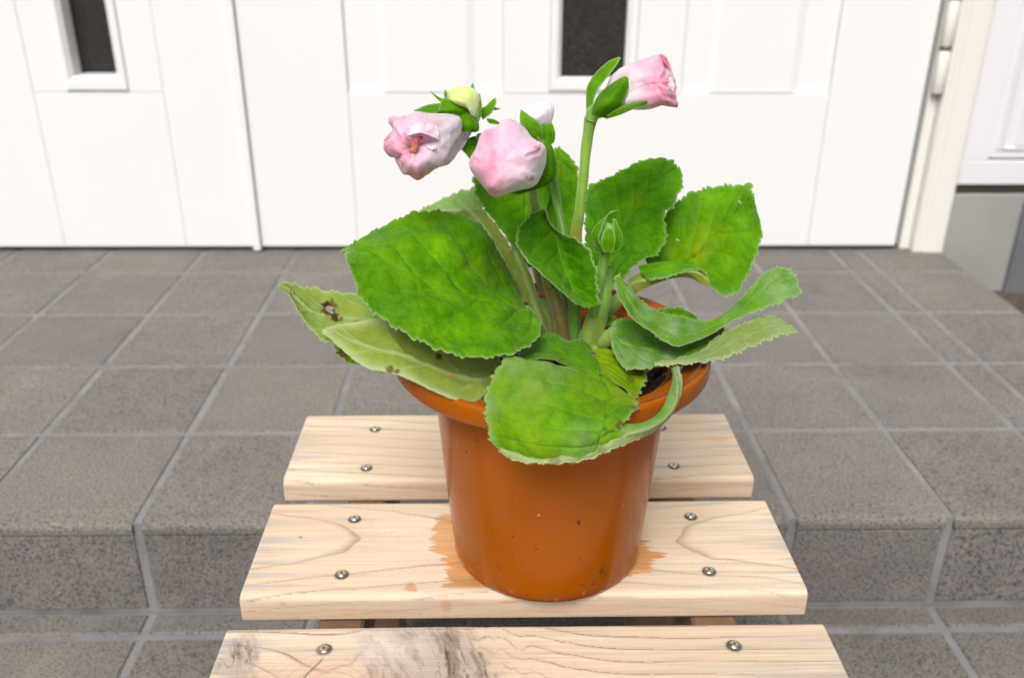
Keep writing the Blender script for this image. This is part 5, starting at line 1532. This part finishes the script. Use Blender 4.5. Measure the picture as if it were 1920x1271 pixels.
sepal([[(1108, 216, 490), (1118, 218, 486), (1140, 222, 490)], [(1113, 196, 486), (1130, 200, 478), (1160, 206, 484)], [(1124, 176, 486), (1146, 182, 476), (1170, 188, 480)], [(1145, 158, 486), (1162, 162, 478), (1179, 166, 481)], [(1168, 144, 486), (1176, 144, 483), (1183, 146, 484)], [(1181, 135, 487), (1182, 135, 487), (1183, 136, 487)]], f4, tint=(.95, 1.0, .8), seed=46)
sepal([[(1100, 222, 504), (1112, 220, 500)], [(1099, 190, 503), (1112, 196, 500)], [(1101, 162, 502), (1122, 168, 500)], [(1116, 138, 502), (1142, 142, 500)], [(1140, 116, 504), (1158, 120, 502)], [(1160, 107, 506), (1164, 109, 506)]], f4, tint=(1.15, 1.12, 1.1), seed=47)
sepal([[(1138, 216, 484), (1136, 224, 486)], [(1162, 202, 479), (1160, 217, 482)], [(1188, 193, 477), (1186, 206, 479)], [(1210, 189, 476), (1206, 198, 478)], [(1225, 191, 478), (1225, 192, 478)]], f4, tint=(.9, 1.0, .8), seed=48)
tube([(1108, 228, 500), (1114, 212, 499), (1134, 200, 499), (1150, 190, 499)], [3.2, 4.2, 4.6, 3.5], colour=[gr1, (110, 156, 50), (104, 150, 44), gr2], nl=16, seed=16, parent=f4, name='calyx_cup')

# small green bud in front of the tall leaf
me, _, _ = flower((1141, 472, 530), (1136, 418, 526), None, [(0, .2), (.12, .42), (.35, .50), (.6, .46), (.8, .36), (.93, .2), (1.0, 0)],
                  lambda t, a, nz, rid: mixc(np.broadcast_to(np.array(lin(96, 150, 40)), t.shape+(3,)), np.array(lin(140, 180, 80)), np.clip(.5+nz+.3*np.cos(5*a), 0, 1)), seed=27, crum=.0005, lobes=5, lobeamp=.12)
f6 = link('flower_bud', me, plant, label='small tight green bud in front of the tall leaf')
sepal([[(1122, 462, 522), (1130, 470, 520)], [(1110, 440, 522), (1124, 452, 518)], [(1116, 424, 522), (1128, 432, 518)], [(1136, 405, 524), (1142, 400, 524)], [(1158, 393, 526), (1159, 394, 526)]], f6, tint=(.9, 1.0, .9), seed=49)
sepal([[(1132, 473, 518), (1150, 472, 518)], [(1126, 452, 514), (1154, 452, 514)], [(1132, 436, 514), (1152, 438, 514)], [(1140, 428, 517), (1146, 428, 517)]], f6, tint=(.95, 1.02, .9), seed=50)
sepal([[(1150, 472, 520), (1162, 468, 522)], [(1152, 452, 518), (1168, 450, 522)], [(1150, 432, 520), (1166, 438, 522)], [(1148, 410, 524), (1154, 410, 524)]], f6, tint=(.8, .95, .8), seed=51)

# fallen flecks on the leaves and the tiles
def fleck(px, py, d, L, ang, mat, label):
    p = at1(px, py, d/1000.0); q = MB()
    e = RT*math.cos(ang)+UP*math.sin(ang); f = -RT*math.sin(ang)+UP*math.cos(ang); w = L*.16
    q.add([p-e*L/2, p+f*w, p+e*L/2, p-f*w, p-FW*w*1.2, p+FW*w], [(0, 1, 4), (1, 2, 4), (2, 3, 4), (3, 0, 4), (1, 0, 5), (2, 1, 5), (3, 2, 5), (0, 3, 5)])
    q.build('fleck', mat, None, label=label, cat='plant debris')
M['chaff'] = plain_noise('pale_chaff', lin(216, 206, 180), lin(190, 170, 140), 200, .6, 0)
fleck(848, 703, 470, .0042, -0.6, M['orange_fleck'], 'orange pollen fleck on the yellowing leaf')
fleck(1271, 450, 566, .0034, -0.35, M['chaff'], 'pale chaff fleck on the rightmost back leaf, near its left margin')
fleck(1387, 379, 566, .0038, -0.75, M['chaff'], 'pale chaff fleck near the top of the rightmost back leaf')
